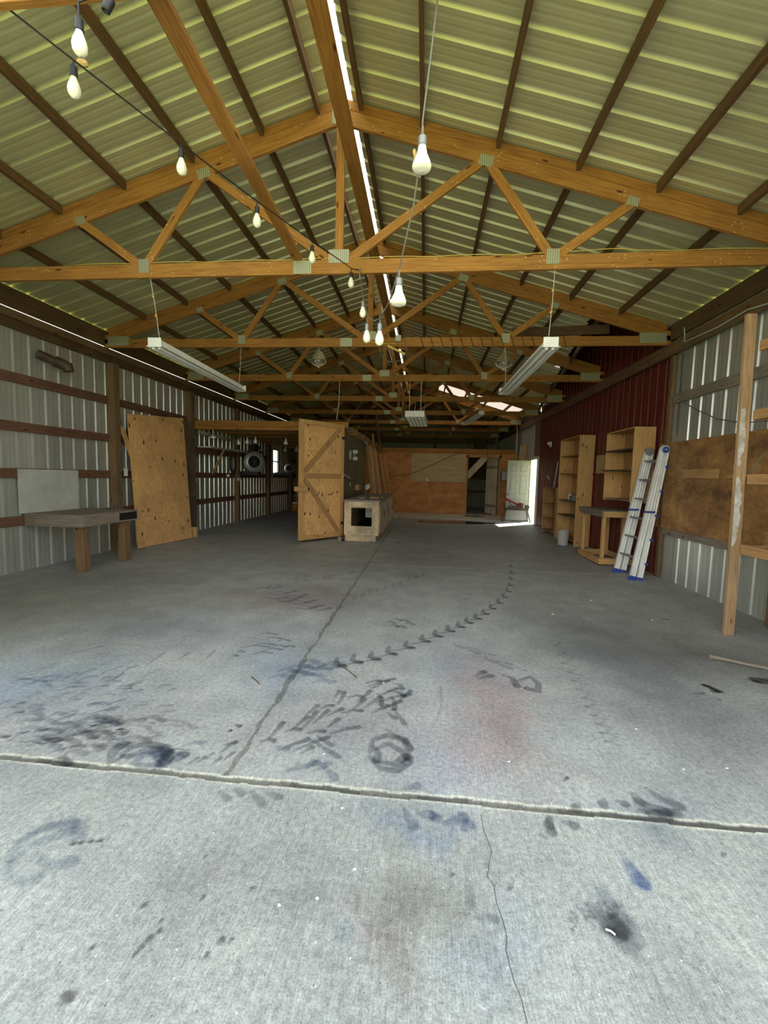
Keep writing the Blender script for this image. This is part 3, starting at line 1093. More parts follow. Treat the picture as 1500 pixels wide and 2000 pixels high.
# purlins
DXS = [.20, .81, 1.55, 2.31, 3.05, 3.78]
for i in range(len(YT) - 1):
    for s in (-1, 1):
        for j, dx in enumerate(DXS):
            dd = dx if s == 1 else dx + (.03 if j == 0 else 0)
            if s == 1 and 2 <= i <= 4 and XC + dx > edge_dx((YT[i] + YT[i + 1]) / 2) + XC - .25:
                continue
            z = roof_z(XC + s * dd) - .048
            o = MB().box(XC + s * dd - .019, XC + s * dd + .019, YT[i] + .022, YT[i + 1] - .022, z - .045, z + .044).build('purlin', M['purlin'], None)
            where = 'between %s and %s trusses' % (tw[i], tw[i + 1])
            tag(o, 'brown purlin on the %s slope, %s below the ridge, %s' % (SIDE[s], ['first', 'second', 'third', 'fourth', 'fifth', 'sixth'][j], where),
                'purlin', 'roof purlins between the trusses')

# long boards laid over or under the truss webs
o = MB().box(-.90, -.762, 1.93, 21.4, 4.58, 4.618).build('ridge_brace', M['truss'], None, bevel=.003)
tag(o, 'long flat pine board running just beneath the white ridge strip', 'board')
o = MB().beam((-1.325, 1.93, 3.645), (-1.385, 4.47, 3.645), .10, .038).build('tie_board', M['truss'], None, bevel=.003)
tag(o, 'flat pine board running from the top of the picture onto the nearest truss chord', 'board')
o = MB().beam((2.62, 7.1, roof_z(2.62) - .11), (3.5, 13.9, roof_z(3.5) - .10), .038, .09).build('valley_rafter', M['dark_wood'], None)
tag(o, 'dark slanting rafter along the roof edge above the red wall', 'rafter')
pa, pb = at(1000, 650, Y=7.25), at(1190, 643, Y=7.25)
o = MB().beam(pa, pb, .038, .14).build('blocking_board', M['dark_wood'], None)
tag(o, 'dark short board behind the second truss near the red wall', 'board')

# eave beams (whole length on each side)
def beam_thing(name, x0, x1, y0, y1, z0, z1, m, label, cat='beam', group=None, bevel=.003):
    o = MB().box(x0, x1, y0, y1, z0, z1).build(name, m, None, bevel=bevel)
    return tag(o, label, cat, group)


beam_thing('eave_beam', XL, XL + .038, YS, YE, 3.516, 3.775, M['dark_wood'], 'dark eave beam above the slit of daylight on the left wall')
beam_thing('wall_plate', XL + .04, XL + .08, YS, YE, 3.375, 3.483, M['post'], 'brown wall plate just below the slit of daylight on the left')
beam_thing('plate_backer', XL + .002, XL + .038, YS, YE, 3.25, 3.40, M['dark_wood'], 'dark lower board under the left wall plate')
beam_thing('eave_beam', XR - .04, XR - .002, YS, 6.9, 3.545, 3.775, M['dark_wood'], 'dark eave beam under the roof edge on the near right wall')
beam_thing('wall_plate', XR - .085, XR - .04, YS, YE, 3.30, 3.483, M['post'], 'long brown wall plate above the red wall and near right wall')
beam_thing('eave_beam', XR - .04, XR - .002, 14.2, YE, 3.545, 3.775, M['dark_wood'], 'dark eave beam on the far right beyond the red wall')

# posts and girts on the left wall
PW = .14
posts_y = [6.95, 9.38, 11.84, 14.28, 16.72, 19.16]
GZ = [.70, 1.35, 1.975, 2.62]
GN = ['lowest', 'second lowest', 'second highest', 'highest']
o = MB().box(XL + .002, XL + .002 + PW, 4.45, 4.45 + PW, 0, 3.25).build('wall_post', M['post'], None, bevel=.004)
tag(o, 'brown timber post on the left wall just outside the picture', 'post', 'left wall posts')
for i, py in enumerate(posts_y):
    lab = ['brown timber post on the left wall, right behind the low work table', 'brown timber post on the left wall behind the leaning plywood sheet',
           'dark timber post on the left wall beneath the end of the wall shelf', 'brown timber post on the left wall beside the tall narrow window',
           'dark timber post at the far end of the left workshop wall', 'hidden dark timber post in the left back corner'][i]
    o = MB().box(XL + .002, XL + .002 + PW, py, py + PW, 0, 3.25).build('wall_post', M['post'], None, bevel=.004)
    tag(o, lab, 'post', 'left wall posts')
edges = [(YS + .05, 4.44)] + [(4.6, 6.94)] + [(posts_y[k] + PW + .01, posts_y[k + 1] - .01) for k in range(5)] + [(posts_y[5] + PW + .01, YE - .05)]
BN = ['at the front edge of the picture', 'behind the work table', 'behind the leaning plywood sheet', 'below the long wall shelf', 'between the shelf post and the window post',
      'in the bay of the tall window', 'past the window', 'at the far back corner']
for k, (y0, y1) in enumerate(edges):
    for j, z in enumerate(GZ):
        if k == 5 and j in (2,):
            continue
        x0 = XL + .002
        o = MB().box(x0, x0 + .036, y0, y1, z - .065, z + .065).build('wall_girt', M['girt'], None, bevel=.003)
        tag(o, 'reddish girt on the left wall, %s, %s' % (GN[j], BN[k]), 'girt', 'left wall girts')

# right wall: corner post, girts
o = MB().box(XR - .06, XR - .012, 6.73, 6.81, 0, 3.29).build('wall_post', M['post'], None, bevel=.004)
tag(o, 'brown timber post where the red wall meets the bare steel', 'post')
o = MB().box(XR - .13, XR - .012, 4.45, 4.57, 0, 3.29).build('wall_post', M['post'], None, bevel=.004)
tag(o, 'timber post on the right wall behind the tall open shelf', 'post')
o = MB().box(XR - .13, XR - .012, 14.12, 14.24, 2.2, 3.29).build('wall_post', M['post'], None, bevel=.004)
tag(o, 'timber post stub above the side door at the end of the red wall', 'post')
for (y0, y1, t) in ((4.58, 6.71, 'above the stained plywood board'), (YS + .05, 4.44, 'at the right edge of the picture')):
    o = MB().box(XR - .04, XR - .004, y0, y1, 2.59, 2.72).build('wall_girt', M['grey_wood'], None, bevel=.003)
    tag(o, 'greyed girt on the right steel wall, %s' % t, 'girt', 'right wall girts')
o = MB().box(XR - .045, XR - .004, YS + .05, 6.71, .66, .76).build('wall_girt', M['grey_wood'], None, bevel=.003)
tag(o, 'greyed ledger board along the bottom of the stained plywood', 'girt', 'right wall girts')
# stained plywood lining on the right wall: two sheets
o = MB().box(XR - .058, XR - .046, 4.60, 6.92, .76, 2.02).build('plywood_lining', M['ply_wall'], None)
tag(o, 'large stained brown plywood board on the wall behind the ladder', 'board')
o = MB().box(XR - .058, XR - .046, 2.2, 4.44, .76, 2.03).build('plywood_lining', M['ply_wall'], None)
tag(o, 'stained plywood board at the right edge behind the tall open shelf', 'board')
o = MB().box(XR - .075, XR - .059, 5.55, 6.25, 1.50, 1.62).build('batten', M['fresh_brown'], None, bevel=.002)
tag(o, 'short wooden batten nailed on the stained plywood', 'batten')
o = MB().box(XR - .075, XR - .059, 4.62, 5.40, 1.50, 1.55).build('batten', M['fresh_brown'], None, bevel=.002)
tag(o, 'thin wooden strip nailed on the stained plywood beside the shelf post', 'batten')

# far partition of orange board with a doorway
FY = 17.27
def part_box(name, x0, x1, z0, z1, m, y0=FY, y1=FY + .02):
    return struct(MB().box(x0, x1, y0, y1, z0, z1).build(name, m, None))


part_box('wall_partition', -1.85, 1.66, 0, 2.44, M['osb'])
part_box('wall_partition', 2.90, XR - .02, 0, 2.44, M['osb'])
part_box('wall_partition', 1.66, 2.90, 2.30, 2.44, M['osb'])
part_box('wall_partition', XL + .16, -1.86, 0, 2.44, M['osb'])
o = MB().box(XL + .16, XR - .15, FY - .05, FY, 2.44, 2.60).build('partition_header', M['truss'], None, bevel=.003)
tag(o, 'long pine header board on top of the orange partition', 'beam')
o = MB().box(-.60, 1.60, FY - .016, FY - .003, 1.27, 2.40).build('tan_panel', M['tan_board'], None)
tag(o, 'pale tan board fixed on the orange back partition', 'board')
T = thing('light_switch', 'small white switch plate on the pale tan board', 'switch', (.08, FY - .03, 1.32))
MB().box(.04, .11, FY - .024, FY - .017, 1.29, 1.40).build('switch_plate', M['white'], T, bevel=.002)
MB().box(.068, .082, FY - .032, FY - .024, 1.335, 1.36).build('toggle', M['white'], T)
# trim of the doorway
for k, (x0, x1, z0, z1) in enumerate(((1.60, 1.68, 0, 2.36), (2.88, 2.97, 0, 2.36), (1.60, 2.97, 2.28, 2.38))):
    struct(MB().box(x0, x1, FY - .02, FY, z0, z1).build('trim_%d' % (k + 2), M['fresh_brown'], None))
# dark end girts and post on the back wall above the partition
o = MB().box(XL + .2, XR - .2, YE - .05, YE - .012, 3.15, 3.45).build('wall_girt', M['dark_wood'], None)
tag(o, 'wide dark girt on the back end wall above the orange partition', 'girt')
o = MB().box(XL + .2, XR - .2, YE - .05, YE - .012, 1.40, 2.75).build('wall_girt', M['dark_wood'], None)
tag(o, 'dark lining on the back end wall seen through the doorway', 'board')
o = MB().box(XL + .2, XR - .2, YE - .05, YE - .012, .74, .86).build('wall_girt', M['girt'], None)
tag(o, 'reddish girt low on the back end wall seen through the doorway', 'girt')
o = MB().box(.34, .50, YE - .20, YE - .05, 0, 3.6).build('wall_post', M['dark_wood'], None)
tag(o, 'dark post standing against the back end wall above the partition', 'post')
o = MB().box(2.35, 2.85, YE - .6, YE - .2, 2.65, 3.45).build('storage_box', M['dark_wood'], None)
tag(o, 'dark box high in the back right corner behind the partition', 'box')

# workshop room on the left: header, side partition, joists, loft deck
T = thing('door_header', 'doubled pine header across the workshop opening on the left', 'beam', (-3.6, 9.6, 2.43))
MB().box(-5.40, -1.76, 9.55, 9.59, 2.50, 2.63).build('upper_board', M['truss'], T, bevel=.003)
MB().box(-5.40, -2.60, 9.53, 9.60, 2.42, 2.495).build('lower_board', M['truss'], T, bevel=.003)
PX = -1.87
o = MB().box(PX - .02, PX, 9.7, 13.2, 0, 2.42).build('wall_workshop', M['panel_dark'], None)
struct(o)
o = MB().box(PX - .02, PX, 13.2, FY - .06, 0, 2.42).build('wall_workshop', M['osb'], None)
struct(o)
o = MB().box(PX - .09, PX, 9.60, 9.69, 0, 2.42).build('door_post', M['post'], None, bevel=.003)
tag(o, 'timber post carrying the big plywood door', 'post')
for k in range(13):
    y = 10.1 + k * .55
    o = MB().box(XL + .18, PX + .14, y, y + .038, 2.44, 2.58).build('ceiling_joist', M['truss'] if k % 2 else M['post'], None, bevel=.003)
    tag(o, 'workshop ceiling joist poking over the dark partition, %s from the front' % ['first', 'second', 'third', 'fourth', 'fifth', 'sixth', 'seventh', 'eighth', 'ninth', 'tenth', 'eleventh', 'twelfth', 'thirteenth'][k],
        'joist', 'workshop ceiling joists')
o = MB().box(XL + .18, PX - .05, 9.65, FY - .1, 2.59, 2.605).build('ceiling_loft', M['hardboard'], None)
struct(o)
# raised post of the partition end
o = MB().beam(at(742, 876, X=-1.80), at(735, 808, X=-1.80), .06, .14, up=(0, 1, 0)).build('prop_post', M['post'], None, bevel=.003)
tag(o, 'brown prop rising from the dark partition to the roof trusses', 'post')

# ================================================================== THINGS
# ---------------------------------------------------------------- big plywood door, swung open
def zdoor():
    tip, hinge = Vector((-2.60, 8.57, 0)), Vector((-1.87, 9.54, 0))
    ax = (hinge - tip).normalized()
    W = (hinge - tip).length
    up = Vector((0, 0, 1))
    nr = ax.cross(up).normalized()          # which side faces the viewer
    if nr.y > 0:
        nr = -nr
    z0, z1 = .05, 2.56
    H = z1 - z0
    T = thing('plywood_door', 'big knotty plywood door with diagonal braces standing ajar', 'door', (tip.x, tip.y, 0))
    o = Vector((tip.x, tip.y, z0))

    def P(x, z, out=0.0):
        return o + ax * x + up * z + nr * out
    MB().prism([(0, 0), (W, 0), (W, H), (0, H)][::1], P(0, 0), up, ax, nr, .014) if False else None
    mb = MB()
    mb.hexa(P(W / 2, H / 2), up * H / 2, ax * W / 2, nr * .007)
    mb.build('plywood_panel', M['ply'], T)
    fr = M['fresh']
    d = .026
    MB().hexa(P(.05, H / 2, d), up * H / 2, ax * .05, nr * .018).build('stile', fr, T, bevel=.003)
    MB().hexa(P(W - .045, H / 2, d), up * H / 2, ax * .045, nr * .018).build('stile', fr, T, bevel=.003)
    for z in (.045, 1.36, H - .045):
        MB().hexa(P(W / 2, z, d), ax * (W / 2 - .10), up * .045, nr * .018).build('rail', M['fresh_brown'] if z == 1.36 else fr, T, bevel=.003)
    for (x0, zz0, x1, zz1) in ((.14, 1.45, W - .14, H - .12), (.14, 1.27, W - .14, .13)):
        a, b = P(x0, zz0, d), P(x1, zz1, d)
        L = (b - a)
        dd = L.normalized()
        MB().hexa((a + b) / 2, L / 2, nr.cross(dd) * .045, nr * .018).build('brace', M['fresh_brown'], T, bevel=.003)
    MB().hexa(P(.06, 1.08, d + .036), ax * .20, up * .05, nr * .018).build('latch_bar', fr, T, bevel=.004)
    MB().hexa(P(.20, 1.08, d + .06), ax * .02, up * .03, nr * .008).build('latch_bolt', M['machine_dark'], T)
    for z in (.3, H - .3):
        MB().hexa(P(W - .02, z, d + .02), ax * .06, up * .03, nr * .003).build('hinge', M['machine_dark'], T)
    for x in (.47, .85):
        mb = MB()
        c = P(x, .98, d - .016)
        mb.tube([c + ax * -.06, c + ax * -.05 + up * -.03, c + ax * .03 + up * -.035, c + ax * .07 + up * .03], .009, 6)
        mb.build('hook', M['machine_dark'], T)


zdoor()
T = thing('caster_block', 'small block with black wheel under the hinge side of the plywood door', 'wheel', (-1.78, 9.4, 0))
MB().lathe([(.001, -.025), (.055, -.025), (.06, 0), (.055, .025), (.001, .025)], (-1.74, 9.08, .06), (1, 0, 0), 16).build('wheel', M['black'], T, smooth='auto')
MB().box(-1.86, -1.78, 9.05, 9.13, .0, .09).build('wood_block', M['grey_wood'], T)

# ---------------------------------------------------------------- leaning sheets on the left
def leaning(name, p0, p1, q1, q0, th, m, label, cat='board'):
    """quad p0,p1 bottom, q0,q1 top"""
    p0, p1, q0, q1 = map(Vector, (p0, p1, q0, q1))
    n = (p1 - p0).cross(q0 - p0).normalized() * th
    mb = MB()
    k = len(mb.v)
    mb.v += [p0, p1, q1, q0, p0 + n, p1 + n, q1 + n, q0 + n]
    L, Hh = (p1 - p0).length, (q0 - p0).length
    uv = [(0, 0), (0, L), (Hh, L), (Hh, 0)]
    for f, u in (((3, 2, 1, 0), uv[::-1]), ((4, 5, 6, 7), uv), ((0, 1, 5, 4), uv), ((1, 2, 6, 5), uv), ((2, 3, 7, 6), uv), ((3, 0, 4, 7), uv)):
        mb.f.append(tuple(k + i for i in f))
        mb.uv.append([(a + 7.3, b + 2.1) for a, b in u])
    o = mb.build(name, m, None)
    return tag(o, label, cat)


leaning('plywood_sheet', at(270, 1071, Z=.004), at(375, 1050, Z=.004), at(358, 817, X=-5.31), at(249, 808, X=-5.37), -.018, M['ply'],
        'large knotty plywood sheet leaning on the left wall beside the work table')
leaning('hardboard_sheet', at(300, 1062, Z=.004) + Vector((-.10, .25, 0)), at(385, 1041, Z=.004), at(380, 838, X=-5.24), at(330, 806, X=-5.36), -.012, M['hardboard'],
        'dark brown hardboard sheet leaning behind the plywood sheet')
a, b = at(237, 833, X=-5.40), at(262, 905, X=-5.33)
o = MB().beam(a, b + (b - a) * 1.2, .035, .085, up=(0, 1, 0)).build('scrap_board', M['fresh'], None, bevel=.003)
tag(o, 'narrow pale board poking out behind the leaning plywood sheet', 'board')
o = MB().box(-5.08, -4.95, 8.80, 8.86, 0, .22).build('scrap_block', M['fresh'], None, bevel=.003)
tag(o, 'short offcut at the foot of the leaning plywood sheet', 'offcut')

# pale board on the left wall
o = MB().box(XL + .04, XL + .05, 5.24, 6.24, .80, 1.405).build('wall_board', M['grey_board'], None)
tag(o, 'pale grey board fixed to the steel wall above the work table', 'board')
# small white card on the post
o = MB().box(-5.36, -5.352, 7.13, 7.22, 1.32, 1.46).build('card', M['white'], None)
tag(o, 'small white card on the wall behind the leaning plywood', 'card')
# rusty duct elbow
T = thing('duct_elbow', 'rusty brown pipe elbow sticking out high on the left wall', 'pipe', (XL, 5.6, 2.9))
p0 = at(72, 690, X=-5.49)
p1 = at(108, 706, X=-5.36)
p2 = at(132, 716, X=-5.26)
MB().tube([p0, p0.lerp(p1, .5), p1], [.062, .060, .058], 14).build('pipe', M['rust'], T, smooth='auto')
MB().tube([p1, p1.lerp(p2, .5) + Vector((0, 0, .005)), p2, p2 + Vector((.01, .01, -.07))], [.072, .076, .074, .068], 14).build('elbow', M['rust'], T, smooth='auto')
MB().tube([p1 - (p1 - p0) * .05, p1 + (p2 - p1) * .1], .080, 14).build('collar', M['rust'], T, smooth='auto')

# ---------------------------------------------------------------- left work table
T = thing('work_table', 'low weathered wooden work table against the left steel wall', 'table', (-5.0, 5.8, 0))
x0, x1, y0, y1 = XL + .05, -4.60, 5.30, 6.40
MB().box(x0, x1, y0, y1, .775, .80, grain=1).build('table_top', M['grey_wood'], T, bevel=.003)
MB().box(x0, x1, y0, y0 + .038, .63, .775).build('apron', M['grey_wood'], T, bevel=.003)
MB().box(x1 - .038, x1, y0 + .04, y1, .635, .775).build('apron', M['grey_wood'], T, bevel=.003)
MB().box(x0, x1, y1 - .038, y1, .635, .775).build('apron', M['grey_wood'], T, bevel=.003)
o = MB().box(x1 - .001, x1 + .0015, y0 + .70, y1 - .01, .66, .772).build('burnt_patch', M['black'], T)
o['label'] = 'blackened end of the apron'
MB().box(-4.76, -4.64, 5.345, 5.465, 0, .63, grain=2).build('leg', M['post'], T, bevel=.004)
MB().box(-4.76, -4.64, 6.16, 6.28, 0, .63, grain=2).build('leg', M['post'], T, bevel=.004)

# ---------------------------------------------------------------- bench with a square hole
T = thing('workbench', 'weathered plywood bench cabinet with a square hole in its end', 'bench', (-1.37, 11, 0))
bx0, bx1, by0, by1, bz0, bz1 = -1.74, -.98, 9.12, 12.9, .13, .87
hx0, hx1, hz0, hz1 = -1.585, -1.13, .335, .735
mb = MB()
for a in ((bx0, hx0, bz0, bz1), (hx1, bx1, bz0, bz1), (hx0, hx1, bz0, hz0), (hx0, hx1, hz1, bz1)):
    mb.box(a[0], a[1], by0, by0 + .018, a[2], a[3])
mb.build('end_panel', M['bench_ply'], T)
mb = MB()
mb.box(bx1 - .018, bx1, by0 + .018, by1, bz0, bz1, grain=2)
mb.build('side_panel', M['bench_ply'], T)
MB().box(bx0, bx0 + .018, by0 + .018, by1, bz0, bz1).build('side_panel', M['bench_ply'], T)
MB().box(bx0, bx1, by1 - .018, by1, bz0, bz1).build('end_panel', M['bench_ply'], T)
MB().box(bx0 + .02, bx1 - .02, by0 + .02, by1 - .02, bz0, bz0 + .018).build('floor_panel', M['hardboard'], T)
MB().box(bx0 - .02, bx1 + .03, by0 - .02, by1 + .02, bz1, bz1 + .035, grain=1).build('bench_top', M['grey_wood'], T, bevel=.003)
MB().box(bx0 + .02, bx1 - .06, by0 + .03, by1 - .05, 0, bz0, grain=1).build('plinth', M['bench_ply'], T)
for k in range(3):
    ya = by0 + .10 + k * 1.22
    d_ = MB().box(bx1, bx1 + .018, ya, ya + 1.12, bz0 + .06, bz1 - .06, grain=2).build('cabinet_door', M['bench_ply'], T, bevel=.002)
    MB().box(bx1 + .018, bx1 + .035, ya + 1.0, ya + 1.03, .45, .60).build('door_pull', M['machine_dark'], d_)
MB().box(hx0 + .15, hx1 + .06, 10.30, 10.315, .42, .87).build('inner_panel', M['white'], T)
MB().box(hx0 + .30, hx1 + .02, 10.285, 10.298, .55, .80).build('inner_opening', M['darkhole'], T)
# things on the bench
zt = bz1 + .036
o = MB().box(-1.52, -1.38, 9.75, 10.15, zt, zt + .03).build('offcut', M['grey_wood'], None, bevel=.002)
tag(o, 'left flat offcut lying on the bench top', 'offcut')
o = MB().box(-1.28, -1.08, 9.9, 10.12, zt, zt + .035).build('offcut', M['fresh_brown'], None, bevel=.002)
tag(o, 'right flat offcut lying on the bench top', 'offcut')
o = MB().box(-1.36, -1.31, 9.8, 9.9, zt, zt + .05).build('clamp_block', M['black'], None)
tag(o, 'small black block between the two offcuts on the bench', 'block')
T = thing('board_stack', 'long boards lying lengthwise on the right edge of the bench', 'boards', (-1.02, 11.5, zt))
for k in range(3):
    MB().box(-1.12 + k * .045, -1.085 + k * .045, 10.4, 12.8, zt, zt + .025 + .02 * (k % 2)).build('board', M['grey_wood'], T)

# clamp lamp and the wall fixtures on the dark partition
T = thing('clamp_lamp', 'shiny clamp lamp mounted on a block above the bench', 'lamp', (PX, 11.9, 1.1))
c = at(713, 948, X=-1.72)
MB().lathe([(.02, 0), (.035, .03), (.095, .10), (.10, .11), (.09, .10), (.03, .035)], c, (.75, -.5, -.35), 18).build('reflector', M['alu'], T, smooth=True)
MB().lathe([(.001, -.08), (.025, -.08), (.025, .0), (.001, .01)], c, (.75, -.5, -.35), 12).build('socket', M['black'], T, smooth='auto')
MB().tube([c, c + Vector((-.05, .02, -.16)), c + Vector((-.02, -.1, -.24)), c + Vector((.02, .1, -.2))], .006, 6).build('lamp_cord', M['cord'], T)
o = MB().box(PX, PX + .10, 11.3, 11.75, c.z - .12, c.z + .03).build('mounting_block', M['fresh_brown'], None, bevel=.003)
tag(o, 'wooden block on the dark partition beside the clamp lamp', 'block')
T = thing('wall_lamp', 'small twin white lamp fixture with round plate on the dark partition', 'lamp', at(688, 889, X=PX))
c = at(690, 889, X=PX + .02)
MB().lathe([(.001, 0), (.12, 0), (.11, .02), (.001, .025)], at(684, 889, X=PX), (1, 0, 0), 20).build('back_plate', M['offwhite'], T, smooth='auto')
for dz in (-.085, .085):
    MB().lathe([(.001, 0), (.045, 0), (.05, .06), (.045, .10), (.001, .10)], c + Vector((0, .05, dz)), (1, -.35, 0), 14).build('lamp_head', M['white'], T, smooth='auto')
MB().lathe([(.001, 0), (.03, 0), (.03, .05), (.001, .05)], c, (1, -.3, 0), 12).build('hub', M['galv'], T, smooth='auto')
o = MB().beam(at(673, 927, X=PX + .02), at(684, 935, X=PX + .02), .02, .03).build('stick', M['offwhite'], None)
tag(o, 'short pale stick fixed on the dark partition beside the plywood door', 'stick')
p = at(684, 946, X=PX)
o = MB().box(PX, PX + .01, p.y - .06, p.y + .06, p.z - .05, p.z + .05).build('switch_plate', M['offwhite'], None)
tag(o, 'small pale switch plate low on the dark partition', 'switch')
T = thing('sconce', 'white tilted fitting near the top of the dark partition', 'lamp', at(714, 864, X=PX))
p = at(714, 865, X=PX + .04)
MB().beam(p + Vector((0, -.5, .05)), p + Vector((0, .35, -.03)), .05, .06).build('reflector', M['offwhite'], T)
MB().tube([p, p + Vector((-.03, 0, .1))], .01, 6).build('bracket', M['galv'], T)

# timber leaning at the far end of the bench
rr = random.Random(11)
specs = [((733, 975), (741, 838)), ((740, 978), (738, 872)), ((746, 968), (744, 878)), ((752, 966), (735, 812)), ((756, 964), (752, 884)), ((760, 962), (750, 888))]
for k, (pb_, pt_) in enumerate(specs):
    a = Vector((-1.58 + .03 * k, 13.2 + .32 * k, .0))
    b = Vector((-1.82 + .01 * k, 13.22 + .32 * k, 2.35 + (.5 if k == 3 else .08 * rr.random())))
    o = MB().beam(a, b, .04, .12 + .03 * (k % 2), up=(0, 1, 0)).build('leaning_board', [M['fresh_brown'], M['osb'], M['lumber_pale']][k % 3], None, bevel=.003)
    tag(o, 'brown board leaning on the wall past the bench, %s from the left' % ['first', 'second', 'third', 'fourth', 'fifth', 'sixth'][k], 'board', 'boards leaning past the bench')
for k in range(2):
    T0 = Vector((-1.25 + .12 * k, 15.2 + .3 * k, 0))
    mb = MB()
    pts = [(0, 0)]
    n = 14
    L_, R_ = [], []
    for j in range(n + 1):
        z = 2.25 * j / n
        L_.append((-.07 + rr.uniform(-.012, .012), z))
        R_.append((.07 + rr.uniform(-.03, .03), z))
    poly = L_ + R_[::-1]
    top = Vector((-.42, .2, 2.25)).normalized()
    mb.prism(poly, T0, (.35, .93, 0), top, Vector((.35, .93, 0)).cross(top).normalized(), .035)
    o = mb.build('live_edge_slab', M['fresh_brown'], None)
    tag(o, ['rough edged slab leaning against the partition end', 'darker rough edged slab leaning nearest the orange partition'][k], 'slab')
T = thing('hanging_hose', 'loop of brown hose hanging on the wall past the bench', 'hose', (PX, 13.0, 1.0))
pts = []
c0 = at(725, 945, X=-1.80)
for k in range(17):
    a = 2 * math.pi * k / 16
    pts.append(c0 + Vector((0, .35 * math.cos(a), .30 * math.sin(a))))
MB().tube(pts, .028, 8).build('coil', M['post'], T, smooth=True)
MB().box(PX, PX + .06, c0.y - .02, c0.y + .02, c0.z + .24, c0.z + .28).build('hook', M['machine_dark'], T)

# pull cord hanging from the third truss
o = MB().tube([Vector((-1.93, 9.34, 3.48)), Vector((-1.94, 9.33, 3.0)), Vector((-1.98, 9.32, 2.64))], .007, 6).build('pull_cord', M['offwhite'], None)
tag(o, 'pale cord hanging from a truss down to the plywood door top', 'cord')

# ---------------------------------------------------------------- workshop room contents
T = thing('wall_shelf', 'long pale wall shelf with a slanted prop in the left workshop', 'shelf', (-5.2, 10.3, 2.0))
MB().box(-5.34, -4.98, 9.55, 11.6, 2.0, 2.035).build('shelf_board', M['offwhite'], T, bevel=.002)
MB().box(-5.34, -5.30, 9.2, 11.6, 1.86, 2.0).build('ledger', M['girt'], T)
MB().beam((-5.02, 10.25, 1.99), (-5.42, 10.45, 1.40), .035, .06, up=(0, 1, 0)).build('prop', M['fresh_brown'], T)
o = MB().beam((-5.32, 9.6, 2.36), (-5.32, 11.7, 2.32), .04, .07).build('shelf_rail', M['lumber_pale'], None)
tag(o, 'pale rail high on the workshop wall above the shelf', 'rail')


def reflector_lamp(p, label, k=0, r=.055):
    T = thing('hanging_lamp', label, 'lamp', p, 'small lamps hanging in the workshop')
    MB().tube([Vector((p.x, p.y, 2.588)), p + Vector((0, 0, .10))], .005, 6).build('lamp_cord', M['cord'], T)
    MB().lathe([(.001, .11), (.016, .11), (.02, .06), (r, -.02), (r * .96, -.03), (r * .5, -.045), (.001, -.05)], p, (0, 0, 1), 16).build('bulb', M['white'], T, smooth=True)


for k, (q, lab) in enumerate([((466, 865), 'leftmost tiny reflector bulb hanging under the workshop joists'), ((483, 863), 'reflector bulb hanging second from left in the workshop'),
                              ((499, 862), 'reflector bulb hanging third from left in the workshop'), ((558, 865), 'larger reflector bulb hanging closest to the plywood door'),
                              ((557, 879), 'small bright bulb hanging in front of the tall window'), ((579, 879), 'small bright bulb hanging at the edge of the plywood door')]):
    reflector_lamp(at(q[0], q[1], Y=10.5) if k < 4 else at(q[0], q[1], Z=2.16), lab, k > 3, .065 if k == 3 else .05)
T = thing('dome_lamp', 'half dome white lamp hanging at the workshop opening', 'lamp', at(416, 855, Y=9.57))
p = at(416, 856, Y=9.57)
MB().lathe([(.068, 0), (.066, .02), (.045, .05), (.001, .065)], p, (0, 0, 1), 20).build('shade', M['white'], T, smooth=True)
MB().tube([p + Vector((0, 0, .06)), Vector((p.x, p.y, 2.425))], .006, 6).build('stem', M['galv'], T)


def blower(c, ax, r, label, dep=.30):
    T = thing('blower', label, 'fan', c)
    ax = Vector(ax).normalized()
    MB().lathe([(r * .52, -.02), (r * .56, .01), (r * .62, .02), (r * .9, .0), (r, -.03), (r, -dep), (.001, -dep)], c, ax, 26, cap=False).build('housing', M['galv'], T, smooth='auto')
    MB().lathe([(r * .54, -.01), (r * .5, -.1), (r * .5, -.2), (.001, -.2)], c, ax, 26, cap=False).build('drum', M['darkhole'], T, smooth='auto')
    MB().lathe([(.001, -.02), (.04, -.02), (.05, -.08), (.001, -.08)], c, ax, 12).build('hub', M['machine_dark'], T, smooth='auto')
    up = Vector((0, 0, 1))
    MB().box(XL + .01, c.x + .12, c.y - .02, c.y + .22, c.z - r - .08, c.z - r + .02).build('bracket', M['machine_dark'], T)
    return T


c = at(497, 902, X=-5.02)
blower(c, (.55, -.83, 0), .31, 'big grey squirrel cage blower mounted on the workshop wall')
MB_c = at(565, 915, X=-4.95)
blower(MB_c, (.35, -.93, 0), .17, 'smaller round white rimmed blower past the tall window')
T = thing('motor', 'dark motor hung above the big blower on the workshop wall', 'motor', at(497, 878, X=-5.2))
p = at(497, 874, X=-5.25)
MB().lathe([(.001, -.15), (.10, -.15), (.11, 0), (.10, .15), (.001, .15)], p, (0, 1, 0), 16).build('body', M['machine_dark'], T, smooth='auto')
MB().box(p.x - .25, p.x + .1, p.y - .3, p.y + .4, p.z - .16, p.z - .11).build('mount', M['machine_dark'], T)
p = at(455, 905, X=-5.35)
T = thing('cord_coil', 'dark coil hanging on the steel wall left of the big blower', 'coil', p)
pts = [p + Vector((0, .16 * math.cos(2 * math.pi * k / 14), .26 * math.sin(2 * math.pi * k / 14))) for k in range(15)]
MB().tube(pts, .03, 8).build('coil', M['machine_dark'], T, smooth=True)
MB().box(p.x - .12, p.x, p.y - .02, p.y + .02, p.z + .22, p.z + .27).build('hook', M['machine_dark'], T)
